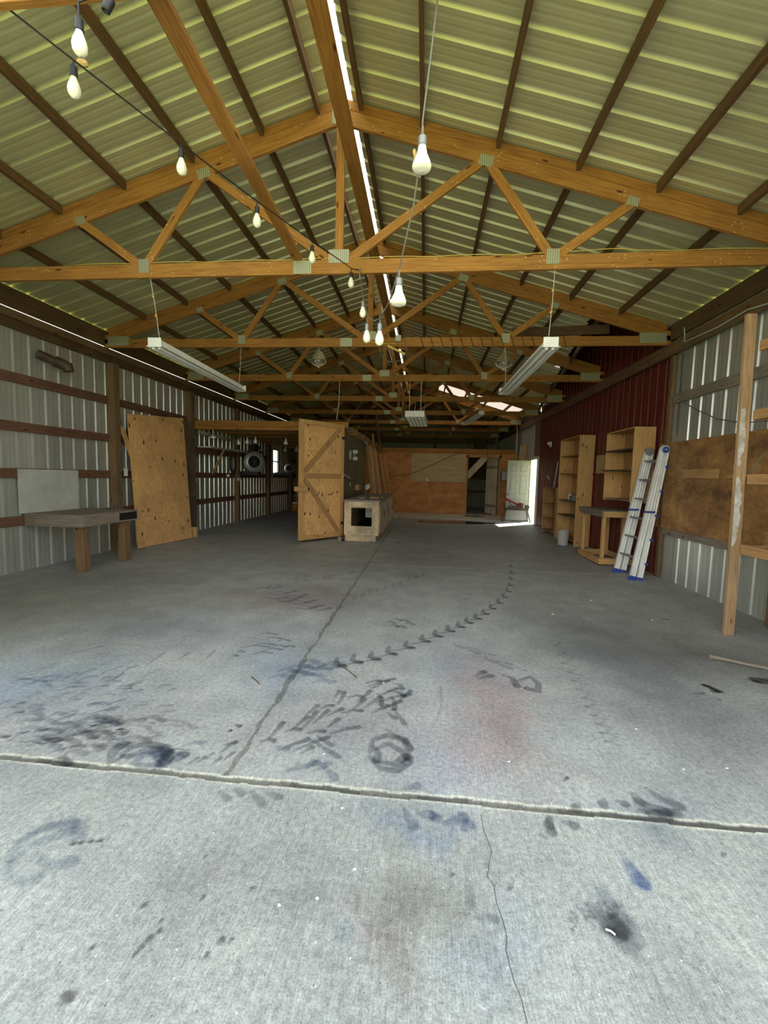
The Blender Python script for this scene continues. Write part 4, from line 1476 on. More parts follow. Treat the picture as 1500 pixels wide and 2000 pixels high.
for (q, r, lab) in (((446, 929), .045, 'small pale ball shaped fitting on the workshop wall girt'), ((466, 936), .07, 'small shiny fitting on the dark workshop post')):
    p = at(*q, X=-5.34)
    T = thing('wall_fitting', lab, 'fitting', p)
    MB().lathe([(.001, -r), (r * .7, -r * .7), (r, 0), (r * .7, r * .7), (.001, r)], p, (0, 0, 1), 12).build('body', M['white'] if r < .05 else M['galv'], T, smooth=True)
    MB().box(p.x - .06, p.x, p.y - .02, p.y + .02, p.z - .02, p.z + .02).build('bracket', M['galv'], T)
for (q, lab) in (((384, 937), 'pale box on the workshop wall beside the dark hardboard sheet'), ((526, 935), 'pale box on the post by the tall window'), ((570, 933), 'pale box below the smaller blower')):
    p = at(*q, X=-5.44)
    T = thing('outlet_box', lab, 'outlet', p, 'electrical boxes in the workshop')
    MB().box(p.x - .03, p.x + .03, p.y - .05, p.y + .05, p.z - .06, p.z + .06).build('box', M['galv'], T, bevel=.003)
    MB().box(p.x + .03, p.x + .034, p.y - .04, p.y + .04, p.z - .05, p.z + .05).build('cover', M['offwhite'], T)
# window of the left wall
T = MB().box(XL - .03, XL + .03, WY0, WY0 + .05, WZ0, WZ1)
for a in ((WY1 - .05, WY1, WZ0, WZ1), (WY0, WY1, WZ0, WZ0 + .05), (WY0, WY1, WZ1 - .05, WZ1), (WY0, WY1, (WZ0 + WZ1) / 2 - .02, (WZ0 + WZ1) / 2 + .02)):
    T.box(XL - .03, XL + .03, a[0], a[1], a[2], a[3])
w1 = struct(T.build('window_1', M['offwhite'], None))
MB().box(XL - .004, XL + .002, WY0 + .05, WY1 - .05, WZ0 + .05, WZ1 - .05).build('window_pane', M['glass'], w1)
o = MB().box(XL + .03, XL + .055, WY0 - .16, WY0 - .02, 1.05, WZ1 + .12).build('window_board', M['offwhite'], None)
tag(o, 'tall pale board along the near side of the workshop window', 'board')
T = thing('paint_can', 'small white and orange container on the workshop floor far back', 'can', at(578, 985, Y=16.3))
p = Vector((at(577, 985, Y=16.3).x, 16.3, 0))
MB().lathe([(.001, 0), (.14, 0), (.14, .3), (.001, .3)], p, (0, 0, 1), 18).build('can', M['osb'], T, smooth='auto')
MB().lathe([(.145, .3), (.145, .34), (.001, .35)], p, (0, 0, 1), 18).build('lid', M['white'], T, smooth='auto')

# ---------------------------------------------------------------- right side furniture
def open_case(name, label, x0, x1, y0, y1, z0, z1, shelves, m, cat='shelf', over=0.0, th=.02, mb_back=None):
    """open towards -X"""
    T = thing(name, label, cat, ((x0 + x1) / 2, (y0 + y1) / 2, z0))
    MB().box(x0, x1, y0, y0 + th, z0, z1, grain=2).build('side_panel', m, T, bevel=.002)
    MB().box(x0, x1, y1 - th, y1, z0, z1, grain=2).build('side_panel', m, T, bevel=.002)
    MB().box(x0, x1, y0 + th, y1 - th, z1 - th, z1).build('top_panel', m, T, bevel=.002)
    MB().box(x1 - .012, x1 - .002, y0 + th, y1 - th, z0 + th, z1 - th, grain=2).build('back_panel', mb_back or m, T)
    for z, mm, ex in shelves:
        MB().box(x0 + .015 - ex, x1 - .014, y0 + th + .002, y1 - th - .002, z - .010, z + .010).build('shelf_board', mm, T)
    return T


open_case('bookcase', 'tall open pine bookcase against the red wall', 3.27, 3.595, 9.56, 10.86, 0, 2.42,
          [(.10, M['fresh_brown'], 0), (.62, M['hardboard'], 0), (.97, M['hardboard'], 0), (1.60, M['fresh_brown'], 0), (2.01, M['fresh_brown'], 0)], M['fresh'], 'bookcase')
open_case('wall_cabinet', 'open pine wall cabinet hung on the red wall above the table', 3.27, 3.595, 7.14, 8.18, 1.10, 2.31,
          [(1.13, M['grey_wood'], 0), (1.63, M['hardboard'], .07), (1.97, M['hardboard'], .05)], M['fresh'], 'cabinet', mb_back=M['fresh_brown'])
open_case('low_bookcase', 'lower open wooden bookcase on the far side of the tall one', 3.30, 3.595, 11.1, 12.3, 0, 1.25,
          [(.08, M['fresh_brown'], 0), (.40, M['fresh_brown'], 0), (.80, M['fresh_brown'], 0)], M['fresh_brown'], 'bookcase')
o = MB().box(3.56, 3.592, 8.90, 9.35, 1.60, 1.97).build('square_board', M['tan_board'], None)
tag(o, 'small square board on the red wall between the cabinet and tall bookcase', 'board')
# things on the bookcase
p = Vector((3.40, 10.35, .981))
T = thing('tin_can', 'white tin on a shelf of the tall bookcase', 'can', p)
MB().lathe([(.001, 0), (.06, 0), (.06, .13), (.001, .13)], p, (0, 0, 1), 16).build('can', M['offwhite'], T, smooth='auto')
MB().lathe([(.062, .125), (.062, .14), (.001, .14)], p, (0, 0, 1), 16).build('lid', M['galv'], T, smooth='auto')
T = thing('small_crate', 'grey box of bits beside the white tin on the bookcase shelf', 'box', (3.42, 10.1, .981))
MB().box(3.34, 3.50, 9.98, 10.22, .981, 1.08).build('box', M['grey_wood'], T)
MB().box(3.36, 3.48, 10.0, 10.20, 1.081, 1.10).build('contents', M['galv'], T)
T = thing('plastic_bucket', 'pale square plastic bucket on the floor at the tall bookcase', 'bucket', (3.18, 9.82, 0))
bc = Vector((3.12, 9.80, 0))
mb = MB()
mb.lathe([(.001, .0), (.105, 0), (.135, .31), (.14, .32), (.135, .325), (.125, .31), (.10, .02), (.001, .02)], bc, (0, 0, 1), 24)
mb.build('bucket_body', M['bucket'], T, smooth='auto')
MB().tube([bc + Vector((0, -.14, .29)), bc + Vector((-.10, -.11, .24)), bc + Vector((-.13, 0, .22)), bc + Vector((-.10, .11, .24)), bc + Vector((0, .14, .29))], .004, 6).build('handle', M['galv'], T)
# pole and fittings by the low bookcase
o = MB().tube([Vector((3.50, 12.0, 1.26)), Vector((3.56, 11.95, 1.95))], .018, 8).build('pipe_stub', M['offwhite'], None)
tag(o, 'thin pale pipe standing on the lower bookcase', 'pipe')
p = at(1076, 865, X=3.58)
T = thing('wall_lamp', 'small white lamp head high on the red wall', 'lamp', p)
MB().lathe([(.001, 0), (.05, .0), (.045, .09), (.001, .10)], p, (-1, -.4, -.3), 14).build('lamp_head', M['white'], T, smooth='auto')
MB().box(3.555, 3.595, p.y - .04, p.y + .04, p.z - .12, p.z - .02).build('base', M['white'], T)
p = at(1072, 930, X=3.58)
T = thing('wall_fitting', 'small round valve on the red wall beside the thin pipe', 'fitting', p)
MB().lathe([(.001, 0), (.04, .0), (.04, .05), (.001, .05)], p, (-1, 0, 0), 12).build('body', M['galv'], T, smooth='auto')
MB().box(3.56, 3.595, p.y - .02, p.y + .02, p.z - .1, p.z).build('base', M['galv'], T)

# table on the right
T = thing('frame_table', 'tall open pine table frame under the wall cabinet', 'table', (3.3, 8.0, 0))
tx0, tx1, ty0, ty1, tz = 3.0, 3.58, 7.50, 8.55, .955
pm = M['fresh']
MB().box(tx0 - .01, tx1, ty0 - .01, ty1 + .03, tz - .03, tz - .012, grain=1).build('table_top', M['grey_wood'], T)
MB().box(tx0 + .02, tx1 - .02, ty0, ty0 + .038, tz - .125, tz - .031).build('apron', pm, T, bevel=.002)
MB().box(tx0, tx0 + .038, ty0, ty1, tz - .125, tz - .031).build('apron', M['grey_wood'], T, bevel=.002)
MB().box(tx0 + .02, tx1 - .02, ty1 - .038, ty1, tz - .125, tz - .031).build('apron', pm, T, bevel=.002)
for (x, y) in ((tx0 + .04, ty0 + .04), (tx0 + .04, ty1 - .10), (tx1 - .10, ty0 + .30), (tx1 - .10, ty1 - .10), (tx1 - .1, ty0 + .04)):
    MB().box(x, x + .055, y, y + .055, .03, tz - .032, grain=2).build('leg', pm, T, bevel=.002)
MB().box(tx0, tx1 - .02, ty0 - .0, ty0 + .038, .02, .125).build('stretcher', pm, T, bevel=.002)
MB().box(tx0, tx0 + .038, ty0 + .04, ty1, .02, .125).build('stretcher', pm, T, bevel=.002)
MB().box(tx0, tx1 - .02, ty1 - .038, ty1, .02, .125).build('stretcher', pm, T, bevel=.002)
MB().box(tx1 - .05, tx1 - .02, ty0, ty1, .02, .125).build('stretcher', pm, T, bevel=.002)
MB().lathe([(.001, 0), (.02, 0), (.02, .03), (.001, .03)], (tx0 + .03, ty0 + .03, -.003), (0, 0, 1), 10).build('foot', M['machine_dark'], T)

# ---------------------------------------------------------------- folded aluminium ladder
T = thing('folding_ladder', 'folded aluminium ladder with blue feet leaning near the stained plywood', 'ladder', (3.12, 6.75, 0))
def rail_pts(y_b, y_t):
    b = Vector((3.07, y_b, .03))
    t = Vector((3.43, y_t, 1.90))
    return b, t


rows = {}
for side, (yb, yt) in enumerate(((6.47, 6.62), (6.99, 7.05))):
    b, t = rail_pts(yb, yt)
    d = (t - b).normalized()
    fwd = Vector((0, 1, 0)).cross(d).normalized()         # perpendicular in the lean plane
    if fwd.x < 0:
        fwd = -fwd
    for k, off in enumerate((0.0, .105)):
        bb, tt = b + fwd * off * (1.0), t + fwd * (off * .55)
        L = (tt - bb)
        dd = L.normalized()
        f2 = Vector((0, 1, 0)).cross(dd).normalized()
        sd_ = dd.cross(f2)
        mb = MB()
        # channel section rail: web and two flanges
        mb.hexa((bb + tt) / 2, L / 2, f2 * .036, sd_ * .006)
        for q in (-1, 1):
            mb.hexa((bb + tt) / 2 + f2 * .036 * q, L / 2, f2 * .004, sd_ * .016)
        mb.hexa((bb + tt) / 2, L / 2, f2 * .006, sd_ * .011)
        rl = mb.build('side_rail', M['alu'], T)
        MB().hexa(bb - dd * .01, dd * .04, f2 * .046, sd_ * .024).build('foot', M['blue'], T, bevel=.008)
        rows[(side, k)] = (bb, tt)
    top = t + fwd * .03 + d * .02
    MB().lathe([(.001, -.03), (.062, -.03), (.066, 0), (.062, .03), (.001, .03)], top, (0, 1, 0), 24).build('hinge_plate', M['alu'] if side == 0 else M['alu_dark'], T, smooth='auto')
    if side == 0:
        kn = MB().lathe([(.001, -.055), (.030, -.055), (.046, -.045), (.048, -.031), (.001, -.031)], top, (0, 1, 0), 20).build('hinge_knob', M['blue'], T, smooth='auto')
        MB().lathe([(.001, -.06), (.010, -.06), (.010, -.055), (.001, -.055)], top, (0, 1, 0), 12).build('rivet', M['white'], kn)
for k in range(2):
    (b0, t0), (b1, t1) = rows[(0, k)], rows[(1, k)]
    for j in range(6):
        h = (.28 + .29 * j) / 1.87
        if h > .97:
            continue
        a = b0.lerp(t0, h)
        c = b1.lerp(t1, h)
        dd = (c - a).normalized()
        MB().hexa((a + c) / 2, (c - a) / 2, Vector((1, 0, -.15)).normalized() * .020, Vector((.15, 0, 1)).normalized() * .012).build('rung', M['alu_dark'], T, bevel=.006)
for j in range(5):
    b, t = rows[(0, 1)]
    p = b.lerp(t, .12 + .19 * j)
    MB().hexa(p + Vector((.05, -.005, 0)), Vector((.022, 0, 0)), Vector((0, .02, 0)), Vector((0, 0, .02))).build('lock_tab', M['blue'], T, bevel=.006)
for side, x in ((0, 0), (1, 0)):
    b, t = rows[(side, 0)]
    p = b.lerp(t, .52)
    MB().hexa(p + Vector((.02, -.01, 0)), Vector((.075, 0, 0)), Vector((0, .025, 0)), Vector((0, 0, .013))).build('lock_bracket', M['blue'], T, bevel=.005)

# ---------------------------------------------------------------- tall open shelf at the right edge
M['paint'] = blotchy('rubbed_white_paint', (.66, .65, .60), (.40, .34, .25), 14, .6)


def smear(z0, z1, w, seed):
    r_ = random.Random(seed)
    n = 16
    left, right = [], []
    for j in range(n + 1):
        z = z0 + (z1 - z0) * j / n
        xc = 2.92 - .05 * z / 2.96
        yc = 4.24 + .01 * z / 2.96 - .0225
        e = min(1, 3 * j / n, 3 * (n - j) / n + .2)
        left.append((xc - .041, z, yc))
        right.append((xc - .041 + w * (.4 + .6 * e) + r_.uniform(-.012, .008), z, yc))
    mb = MB()
    for j in range(n):
        a, b_, c_, d_ = left[j], right[j], right[j + 1], left[j + 1]
        mb.quad([(q[0], q[2], q[1]) for q in (a, b_, c_, d_)])
    return mb


T = thing('open_shelf', 'tall open lumber shelf frame at the right edge of the picture', 'shelf', (3.2, 3.6, 0))
pst = MB().beam((2.92, 4.24, 0), (2.87, 4.25, 2.96), .085, .04, up=(0, 1, 0)).build('post', M['post_pine'], T, bevel=.003)
o = smear(.86, 1.50, .058, 1).build('paint_smear', M['paint'], pst)
o['label'] = 'white painted stretch of the post'
o = smear(1.60, 2.12, .050, 2).build('paint_smear', M['paint'], pst)
o['label'] = 'white painted stretch of the post, upper'
MB().beam((2.92, 2.2, 0), (2.87, 2.2, 2.96), .085, .04, up=(0, 1, 0)).build('post', M['fresh_brown'], T, bevel=.003)
MB().box(3.43, 3.515, 4.20, 4.24, 0, 2.96, grain=2).build('post', M['fresh_brown'], T, bevel=.003)
MB().box(3.43, 3.515, 2.2, 2.24, 0, 2.96, grain=2).build('post', M['fresh_brown'], T, bevel=.003)
for z in (2.67, 2.06, 1.48, .83):
    MB().box(2.935, 2.973, 2.1, 4.21, z - .045, z + .045).build('rail', M['fresh_brown'], T, bevel=.003)
    MB().box(3.39, 3.428, 2.1, 4.21, z - .045, z + .045).build('rail', M['fresh_brown'], T, bevel=.003)
    MB().box(2.975, 3.388, 4.15, 4.19, z - .045, z + .045).build('cross_rail', M['fresh_brown'], T, bevel=.003)
MB().box(2.975, 3.388, 2.15, 4.14, .84, .858, grain=1).build('shelf_board', M['grey_wood'], T)
# cords
o = MB().tube([at(1325, 780, X=3.56), at(1360, 800, X=3.56), at(1400, 818, X=3.55), at(1450, 826, X=3.52), at(1500, 822, X=3.5)], .007, 6).build('extension_cable', M['cord'], None)
tag(o, 'grey cord sagging across the near right steel wall', 'cord')
o = MB().tube([at(1515, 870, X=3.05), at(1480, 900, X=3.02), at(1458, 935, X=2.99), at(1448, 980, X=2.97), at(1446, 1040, X=2.965), at(1447, 1075, X=2.96), at(1450, 1102, X=2.96)], .007, 6).build('power_cable', M['cord'], None)
tag(o, 'dark cord hanging down along the tall shelf post', 'cord')
o = MB().tube([at(1337, 640, X=3.53), at(1337, 668, X=3.50), at(1400, 640, X=3.50), at(1460, 605, X=3.50), at(1510, 590, X=3.5)], .009, 6).build('conduit', M['offwhite'], None)
tag(o, 'thin white cable running along the right wall plate', 'cable')
o = MB().tube([at(1334, 690, X=3.58), at(1322, 850, X=3.58)], .006, 6).build('wall_wire', M['black'], None)
tag(o, 'thin dark wire down the steel wall beside the corner post', 'wire')
# stick on the floor
a, b = at(1385, 1282, Z=.016), at(1500, 1306, Z=.016)
o = MB().tube([a, a.lerp(b, .5), b], [.016, .012, .014], 8).build('floor_stick', M['grey_wood'], None)
tag(o, 'broken pale stick lying on the floor near the shelf post', 'stick')
for (pa_, pb_, lab) in (((662, 1296), (696, 1323), 'thin brown twig on the floor right of the long joint'), ((491, 1322), (507, 1336), 'short curved twig on the floor left of the long joint')):
    a, b = at(*pa_, Z=.006), at(*pb_, Z=.006)
    o = MB().tube([a, a.lerp(b, .5) + Vector((.004, 0, .002)), b], .0035, 5).build('twig', M['dark_wood'], None)
    tag(o, lab, 'twig')
a, b = at(1183, 1815, Z=.005), at(1202, 1826, Z=.008)
o = MB().tube([a, a.lerp(b, .5) + Vector((0, 0, .004)), b], .003, 6).build('splinter', M['white'], None)
tag(o, 'small white splinter on the dark stain at lower right', 'chip')
flk = random.Random(4)
for k, (x, y) in enumerate([(1046, 1126), (1155, 1173), (749, 1335), (994, 1489), (1243, 1425), (1335, 1504), (620, 1757), (668, 1580), (633, 1474), (545, 1770), (693, 1700), (1080, 1200), (1274, 1212), (1420, 1502)]):
    p = at(x, y, Z=0)
    mb = MB()
    r = .007 if y > 1300 else .016
    pol = [(r * flk.uniform(.6, 1.2) * math.cos(a_), r * .7 * flk.uniform(.6, 1.2) * math.sin(a_)) for a_ in [i_ * math.pi / 3 for i_ in range(6)]]
    mb.prism(pol, p + Vector((0, 0, .004)), (1, 0, 0), (0, 1, 0), (0, 0, 1), .003)
    o = mb.build('paint_chip', M['white'], None)
    tag(o, 'tiny white paint chip lying on the concrete floor', 'chip', 'white paint chips on the floor')

# ---------------------------------------------------------------- side door, saw, back room
T = thing('panel_door', 'pale six panel door swung open beside the far right doorway', 'door', (3.55, 15.0, .02))
dx0, dx1, dy = 2.80, 3.55, 15.0
dz0, dz1 = .03, 2.09
MB().box(dx0, dx1, dy - .02, dy + .02, dz0, dz1, grain=2).build('door_slab', M['door_white'], T, bevel=.003)
for (zz0, zz1) in ((.22, .78), (.93, 1.60), (1.70, 1.92)):
    for (xa, xb) in ((dx0 + .10, dx0 + .33), (dx0 + .43, dx0 + .66)):
        mb = MB()
        for a_ in ((xa, xb, zz0, zz0 + .018), (xa, xb, zz1 - .018, zz1), (xa, xa + .018, zz0, zz1), (xb - .018, xb, zz0, zz1)):
            mb.box(a_[0], a_[1], dy - .029, dy - .0205, a_[2], a_[3])
        mb.box(xa + .04, xb - .04, dy - .027, dy - .0205, zz0 + .04, zz1 - .04)
        mb.build('raised_panel', M['door_white'], T, bevel=.003)
MB().lathe([(.001, 0), (.03, .0), (.012, .02), (.012, .04), (.03, .055), (.001, .075)], (dx0 + .07, dy - .02, .93), (0, -1, 0), 14).build('knob', M['galv'], T, smooth=True)
for z in (.3, 1.1, 1.85):
    MB().box(dx1 - .01, dx1 + .03, dy - .03, dy - .02, z, z + .09).build('hinge', M['galv'], T)
for k, a_ in enumerate(((DY0 - .05, DY0 + .02, 0, DZ + .05), (DY1 - .02, DY1 + .06, 0, DZ + .05), (DY0, DY1, DZ - .01, DZ + .07))):
    struct(MB().box(XR - .05, XR + .03, a_[0], a_[1], a_[2], a_[3]).build('trim_%d' % (k + 5), M['white'], None))

T = thing('chop_saw', 'dark red chop saw bench with splayed legs before the pale door', 'saw', (3.1, 14.8, 0))
sy = 14.75
sx0, sx1 = 2.72, 3.50
MB().box(sx0, sx1, sy - .10, sy + .10, .40, .46).build('bed', M['machine_dark'], T, bevel=.006)
MB().box(sx0 + .05, sx1 - .25, sy - .12, sy - .09, .46, .52).build('fence', M['machine_dark'], T, bevel=.004)
for k in range(5):
    MB().box(sx0 + .10 + k * .07, sx0 + .125 + k * .07, sy - .11, sy - .07, .50, .56 + .02 * (k % 2)).build('clamp_tooth', M['machine_dark'], T)
for (xa, xb) in ((sx0 + .05, sx0 - .08), (sx1 - .05, sx1 + .05)):
    for yy_ in (-.09, .09):
        MB().beam((xa, sy + yy_, .42), (xb, sy + yy_ * 2.0, 0), .03, .03, up=(0, 1, 0)).build('leg', M['dark_wood'] if xa < 3 else M['machine_dark'], T)
mb = MB().beam((2.76, sy, .78), (3.22, sy, .56), .04, .07)
mb.build('saw_arm', M['machine_red'], T, bevel=.01)
MB().beam((2.78, sy - .01, .72), (3.05, sy - .01, .50), .012, .02).build('saw_frame', M['machine_red'], T)
MB().lathe([(.001, -.09), (.09, -.09), (.10, 0), (.09, .09), (.001, .09)], (3.22, sy, .56), (0, 1, 0), 18).build('motor', M['machine_red'], T, smooth='auto')
MB().lathe([(.001, -.03), (.055, -.03), (.055, .03), (.001, .03)], (3.26, sy - .10, .60), (0, 1, 0), 16).build('wheel', M['machine_dark'], T, smooth='auto')
MB().box(3.00, 3.34, sy - .07, sy + .07, .455, .52).build('gearbox', M['machine_red'], T, bevel=.01)
MB().lathe([(.001, -.05), (.07, -.05), (.07, .05), (.001, .05)], (3.46, sy, .52), (0, 1, 0), 14).build('pulley', M['machine_dark'], T, smooth='auto')
MB().tube([(3.3, sy - .12, .03), (3.15, sy - .22, .02), (2.95, sy - .1, .02)], .008, 6).build('power_cord', M['black'], T)

# electrical box on the partition
T = thing('breaker_box', 'grey electrical box on the partition between doorway and pale door', 'box', (3.05, FY - .1, 1.35))
MB().box(2.96, 3.30, FY - .11, FY - .022, 1.36, 1.78).build('cabinet', M['machine_dark'], T, bevel=.004)
MB().box(2.99, 3.29, FY - .12, FY - .111, 1.38, 1.76).build('cover', M['galv'], T, bevel=.004)
# conduit and lumber above the door
o = MB().tube([at(905, 795, Y=16.9) + Vector((1.9, 0, 0)), Vector((3.46, 16.9, 3.3)), Vector((3.46, 16.9, 2.0))], .03, 8).build('conduit', M['lumber_pale'], None)
tag(o, 'bent conduit coming down the far right corner', 'conduit')
for k in range(4):
    a = Vector((3.42 + .02 * k, 15.3 + .35 * k, 2.12))
    b = a + Vector((.06, .1 + .05 * k, .52 + .05 * (k % 2)))
    o = MB().beam(a, b, .03, .09, up=(0, 1, 0)).build('lumber_strip', M['lumber_pale'] if k % 2 else M['fresh'], None)
    tag(o, 'pale slat standing above the side doorway, %s from the left' % ['first', 'second', 'third', 'fourth'][::-1][k], 'slat', 'slats above the side doorway')
struct(MB().box(XR - .35, XR - .03, 15.1, 16.9, 2.08, 2.115).build('trim_8', M['lumber_pale'], None))

# back room seen through the doorway: an open plank door and a sloping panel
T = thing('plank_door', 'pale weathered plank door standing open in the doorway', 'door', (2.86, 17.6, 0))
hx, hy = 2.86, 17.35
ax = Vector((-.40, .50, 0)).normalized()
n_ = Vector((ax.y, -ax.x, 0))
for k in range(5):
    w = .115
    c = Vector((hx, hy, 1.16)) + ax * (.06 + k * .12)
    MB().hexa(c + n_ * (.006 if k % 2 else 0), (0, 0, 1.155 - .012 * k), ax * w / 2, n_ * .011).build('plank', M['lumber_pale'], T, bevel=.003)
MB().hexa(Vector((hx, hy, .35)) + ax * .31 - n_ * .02, ax * .29, (0, 0, .05), n_ * .012).build('batten', M['grey_wood'], T)
MB().hexa(Vector((hx, hy, 1.9)) + ax * .31 - n_ * .02, ax * .29, (0, 0, .05), n_ * .012).build('batten', M['grey_wood'], T)
T = thing('sloping_panel', 'ribbed pale panel sloping across the top of the doorway', 'panel', (2.0, 18.2, 1.6))
a, b = Vector((1.70, 17.33, 1.45)), Vector((2.45, 17.33, 2.28))
for k in range(3):
    o_ = Vector((0, .0, .11 * k * 1.0))
    MB().beam(a + o_ - Vector((0, 0, .0)), b + o_, .02 + .01 * (k % 2), .10).build('board', M['lumber_pale'], T)

# puddles
def puddle(c, rx, ry, seed, label):
    r_ = random.Random(seed)
    pol = []
    for k in range(28):
        a_ = 2 * math.pi * k / 28
        q = 1 + .16 * math.sin(2 * a_ + seed) + .08 * math.sin(5 * a_ + seed) + r_.uniform(-.03, .03)
        pol.append((rx * q * math.cos(a_), ry * q * math.sin(a_)))
    o = MB().prism(pol, Vector(c) + Vector((0, 0, .003)), (1, 0, 0), (0, 1, 0), (0, 0, 1), .003).build('puddle', M['water'], None)
    return tag(o, label, 'puddle')


m, nt, b_ = new_mat('water_on_concrete')
b_.inputs['Base Color'].default_value = (.045, .045, .042, 1)
b_.inputs['Roughness'].default_value = .03
b_.inputs['IOR'].default_value = 1.6
b_.inputs['Specular IOR Level'].default_value = .9
M['water'] = m
puddle((.98, 13.9, 0), 1.12, .55, 1, 'long shiny puddle on the floor before the orange partition')
puddle((1.9, 16.4, 0), .35, .25, 2, 'small dark puddle at the foot of the back doorway')

# ---------------------------------------------------------------- fluorescent lights
def strip_light(xn, yn, xf, yf, z, label, ztop, chains=True, w=.15):
    T = thing('strip_light', label, 'light', ((xn + xf) / 2, (yn + yf) / 2, z), 'hanging fluorescent strip lights')
    a, b = Vector((xn, yn, z)), Vector((xf, yf, z - .01))
    L = (b - a)
    d = L.normalized()
    s = Vector((0, 0, 1)).cross(d)
    up = Vector((0, 0, 1))
    mb = MB()
    c = (a + b) / 2
    mb.hexa(c + up * .045, L / 2, s * .035, up * .03)                    # channel
    mb.build('channel', M['white'], T, bevel=.003)
    mb = MB()
    for q in (-1, 1):
        e = (s * q * .055 - up * .030)
        mb.hexa(c + s * q * .060 + up * .002, L / 2, e.normalized() * .042, e.normalized().cross(d) * .002)
    mb.build('reflector', M['white'], T)
    for q in (-1, 1):
        MB().tube([a + d * .03 + s * q * .032 - up * .022, b - d * .03 + s * q * .032 - up * .022], .017, 10).build('tube', M['tube'], T, smooth='auto')
    for e in (a, b):
        MB().hexa(e + up * .028, s * w / 2, up * .050, d * .004).build('end_cap', M['white'], T, bevel=.003)
    if chains:
        for e, yt in ((a, YT[ztop]), (b, YT[ztop + 1])):
            p0 = Vector((e.x - .01, yt, 3.50))
            p1 = e + d * (.1 if e is a else -.1) + up * .075
            ch = MB().tube([p0, p0.lerp(p1, .5) + Vector((.006, 0, 0)), p1], .004, 5).build('chain', M['offwhite'], T)
            for t_ in (.30, .60):
                MB().lathe([(.001, -.016), (.012, -.012), (.014, 0), (.006, .018), (.001, .02)], p0.lerp(p1, t_), (0, 0, 1), 8).build('knot', M['tan'], ch)
    return T


strip_light(-3.00, 4.52, -3.08, 6.92, 2.80, 'white twin tube strip light hanging on the left', 1)
strip_light(1.21, 4.52, 1.18, 6.92, 2.78, 'white twin tube strip light hanging on the right', 1)
strip_light(1.45, 11.82, 1.20, 14.1, 3.18, 'small far strip light hanging beyond the right one', 4)
T = thing('louver_light', 'square louvred light hanging far back under the trusses', 'light', (-.3, 11.0, 2.7))
A0, A1, B0, B1 = at(793, 812, Y=9.45), at(827, 813, Y=9.45), at(801, 832, Y=10.65), at(836, 831, Y=10.65)
cc = (A0 + A1 + B0 + B1) / 4
ex = ((A1 - A0) + (B1 - B0)) / 4
ey = ((B0 - A0) + (B1 - A1)) / 4
nn = ex.cross(ey).normalized()
MB().hexa(cc + nn * .075, ex * 1.0, ey, nn * .035).build('housing', M['white'], T)
MB().hexa(cc + nn * .037, ex * .97, ey * .98, nn * .002).build('slat_shade_plate', M['machine_dark'], T)  # added dark plate, paints the shade between the louver slats
mb = MB()
for k in range(6):
    mb.hexa(cc + ex * (-1 + .4 * k), ex.normalized() * .009, ey, nn * .020)
for k in range(8):
    mb.hexa(cc + ey * (-1 + 2 * k / 7), ex, ey.normalized() * .006, nn * .020)
mb.build('louver', M['white'], T)
MB().hexa(cc - ey * 1.01 + nn * .05, ex * 1.02, nn * .06, ey.normalized() * .004).build('end_panel', M['white'], T)
for s_ in (-.6, .6):
    p_ = cc - ey * .9 + ex * s_ + nn * .11
    MB().tube([p_, Vector((p_.x, YT[3], 3.49))], .005, 5).build('chain', M['galv'], T)
    p_ = cc + ey * .9 + ex * s_ + nn * .11
    MB().tube([p_, Vector((p_.x, 11.79, 3.49))], .005, 5).build('chain', M['galv'], T)

# barn lights
def barn_light(p, label):
    T = thing('barn_light', label, 'lamp', p, 'old caged barn lamps')
    MB().lathe([(.001, .19), (.026, .19), (.028, .145), (.055, .135), (.10, .06), (.125, .0), (.122, -.006), (.09, .05), (.05, .11), (.001, .12)], p, (0, 0, 1), 26).build('hood', M['hood'], T, smooth='auto')
    MB().lathe([(.07, .05), (.078, 0), (.07, -.05), (.04, -.08), (.001, -.086)], p, (0, 0, 1), 20).build('jar', M['jar'], T, smooth=True)
    mb = MB()
    for s_ in (-1, 1):
        mb.tube([p + Vector((s_ * .126, 0, .0)), p + Vector((s_ * .11, 0, -.05)), p + Vector((s_ * .05, 0, -.085)), p + Vector((0, 0, -.105))], .006, 6)
    mb.build('guard', M['offwhite'], T, smooth=True)
    MB().lathe([(.001, -.125), (.015, -.12), (.015, -.095), (.001, -.09)], p, (0, 0, 1), 10).build('finial', M['offwhite'], T)
    MB().tube([p + Vector((0, 0, .15)), p + Vector((0, -.06, .22)), Vector((p.x, 6.95, 3.50))], .012, 8).build('stem', M['galv'], T)


M['hood'] = plain('dull_brass_hood', (.33, .28, .17), .5, .3)
m, nt, b_ = new_mat('jar_glass')
b_.inputs['Transmission Weight'].default_value = .7
b_.inputs['Base Color'].default_value = (.5, .47, .38, 1)
b_.inputs['Roughness'].default_value = .08
M['jar'] = m
barn_light(Vector((-1.82, 7.08, 3.32)), 'old caged glass lamp with hood hanging left of the ridge')
barn_light(Vector((1.19, 7.12, 3.29)), 'old caged glass lamp with hood hanging beside the right strip light')

# ---------------------------------------------------------------- string lights
def on_line(A, B, x):
    lo, hi = 0.0, 1.0
    def pxx(P):
        v = P - Vector((0, 0, CH))
        return 750 + FPX * v.dot(CR) / v.dot(CF)
    inc = pxx(B) > pxx(A)
    for _ in range(40):
        m_ = (lo + hi) / 2
        if (pxx(A.lerp(B, m_)) < x) == inc:
            lo = m_
        else:
            hi = m_
    return A.lerp(B, lo)


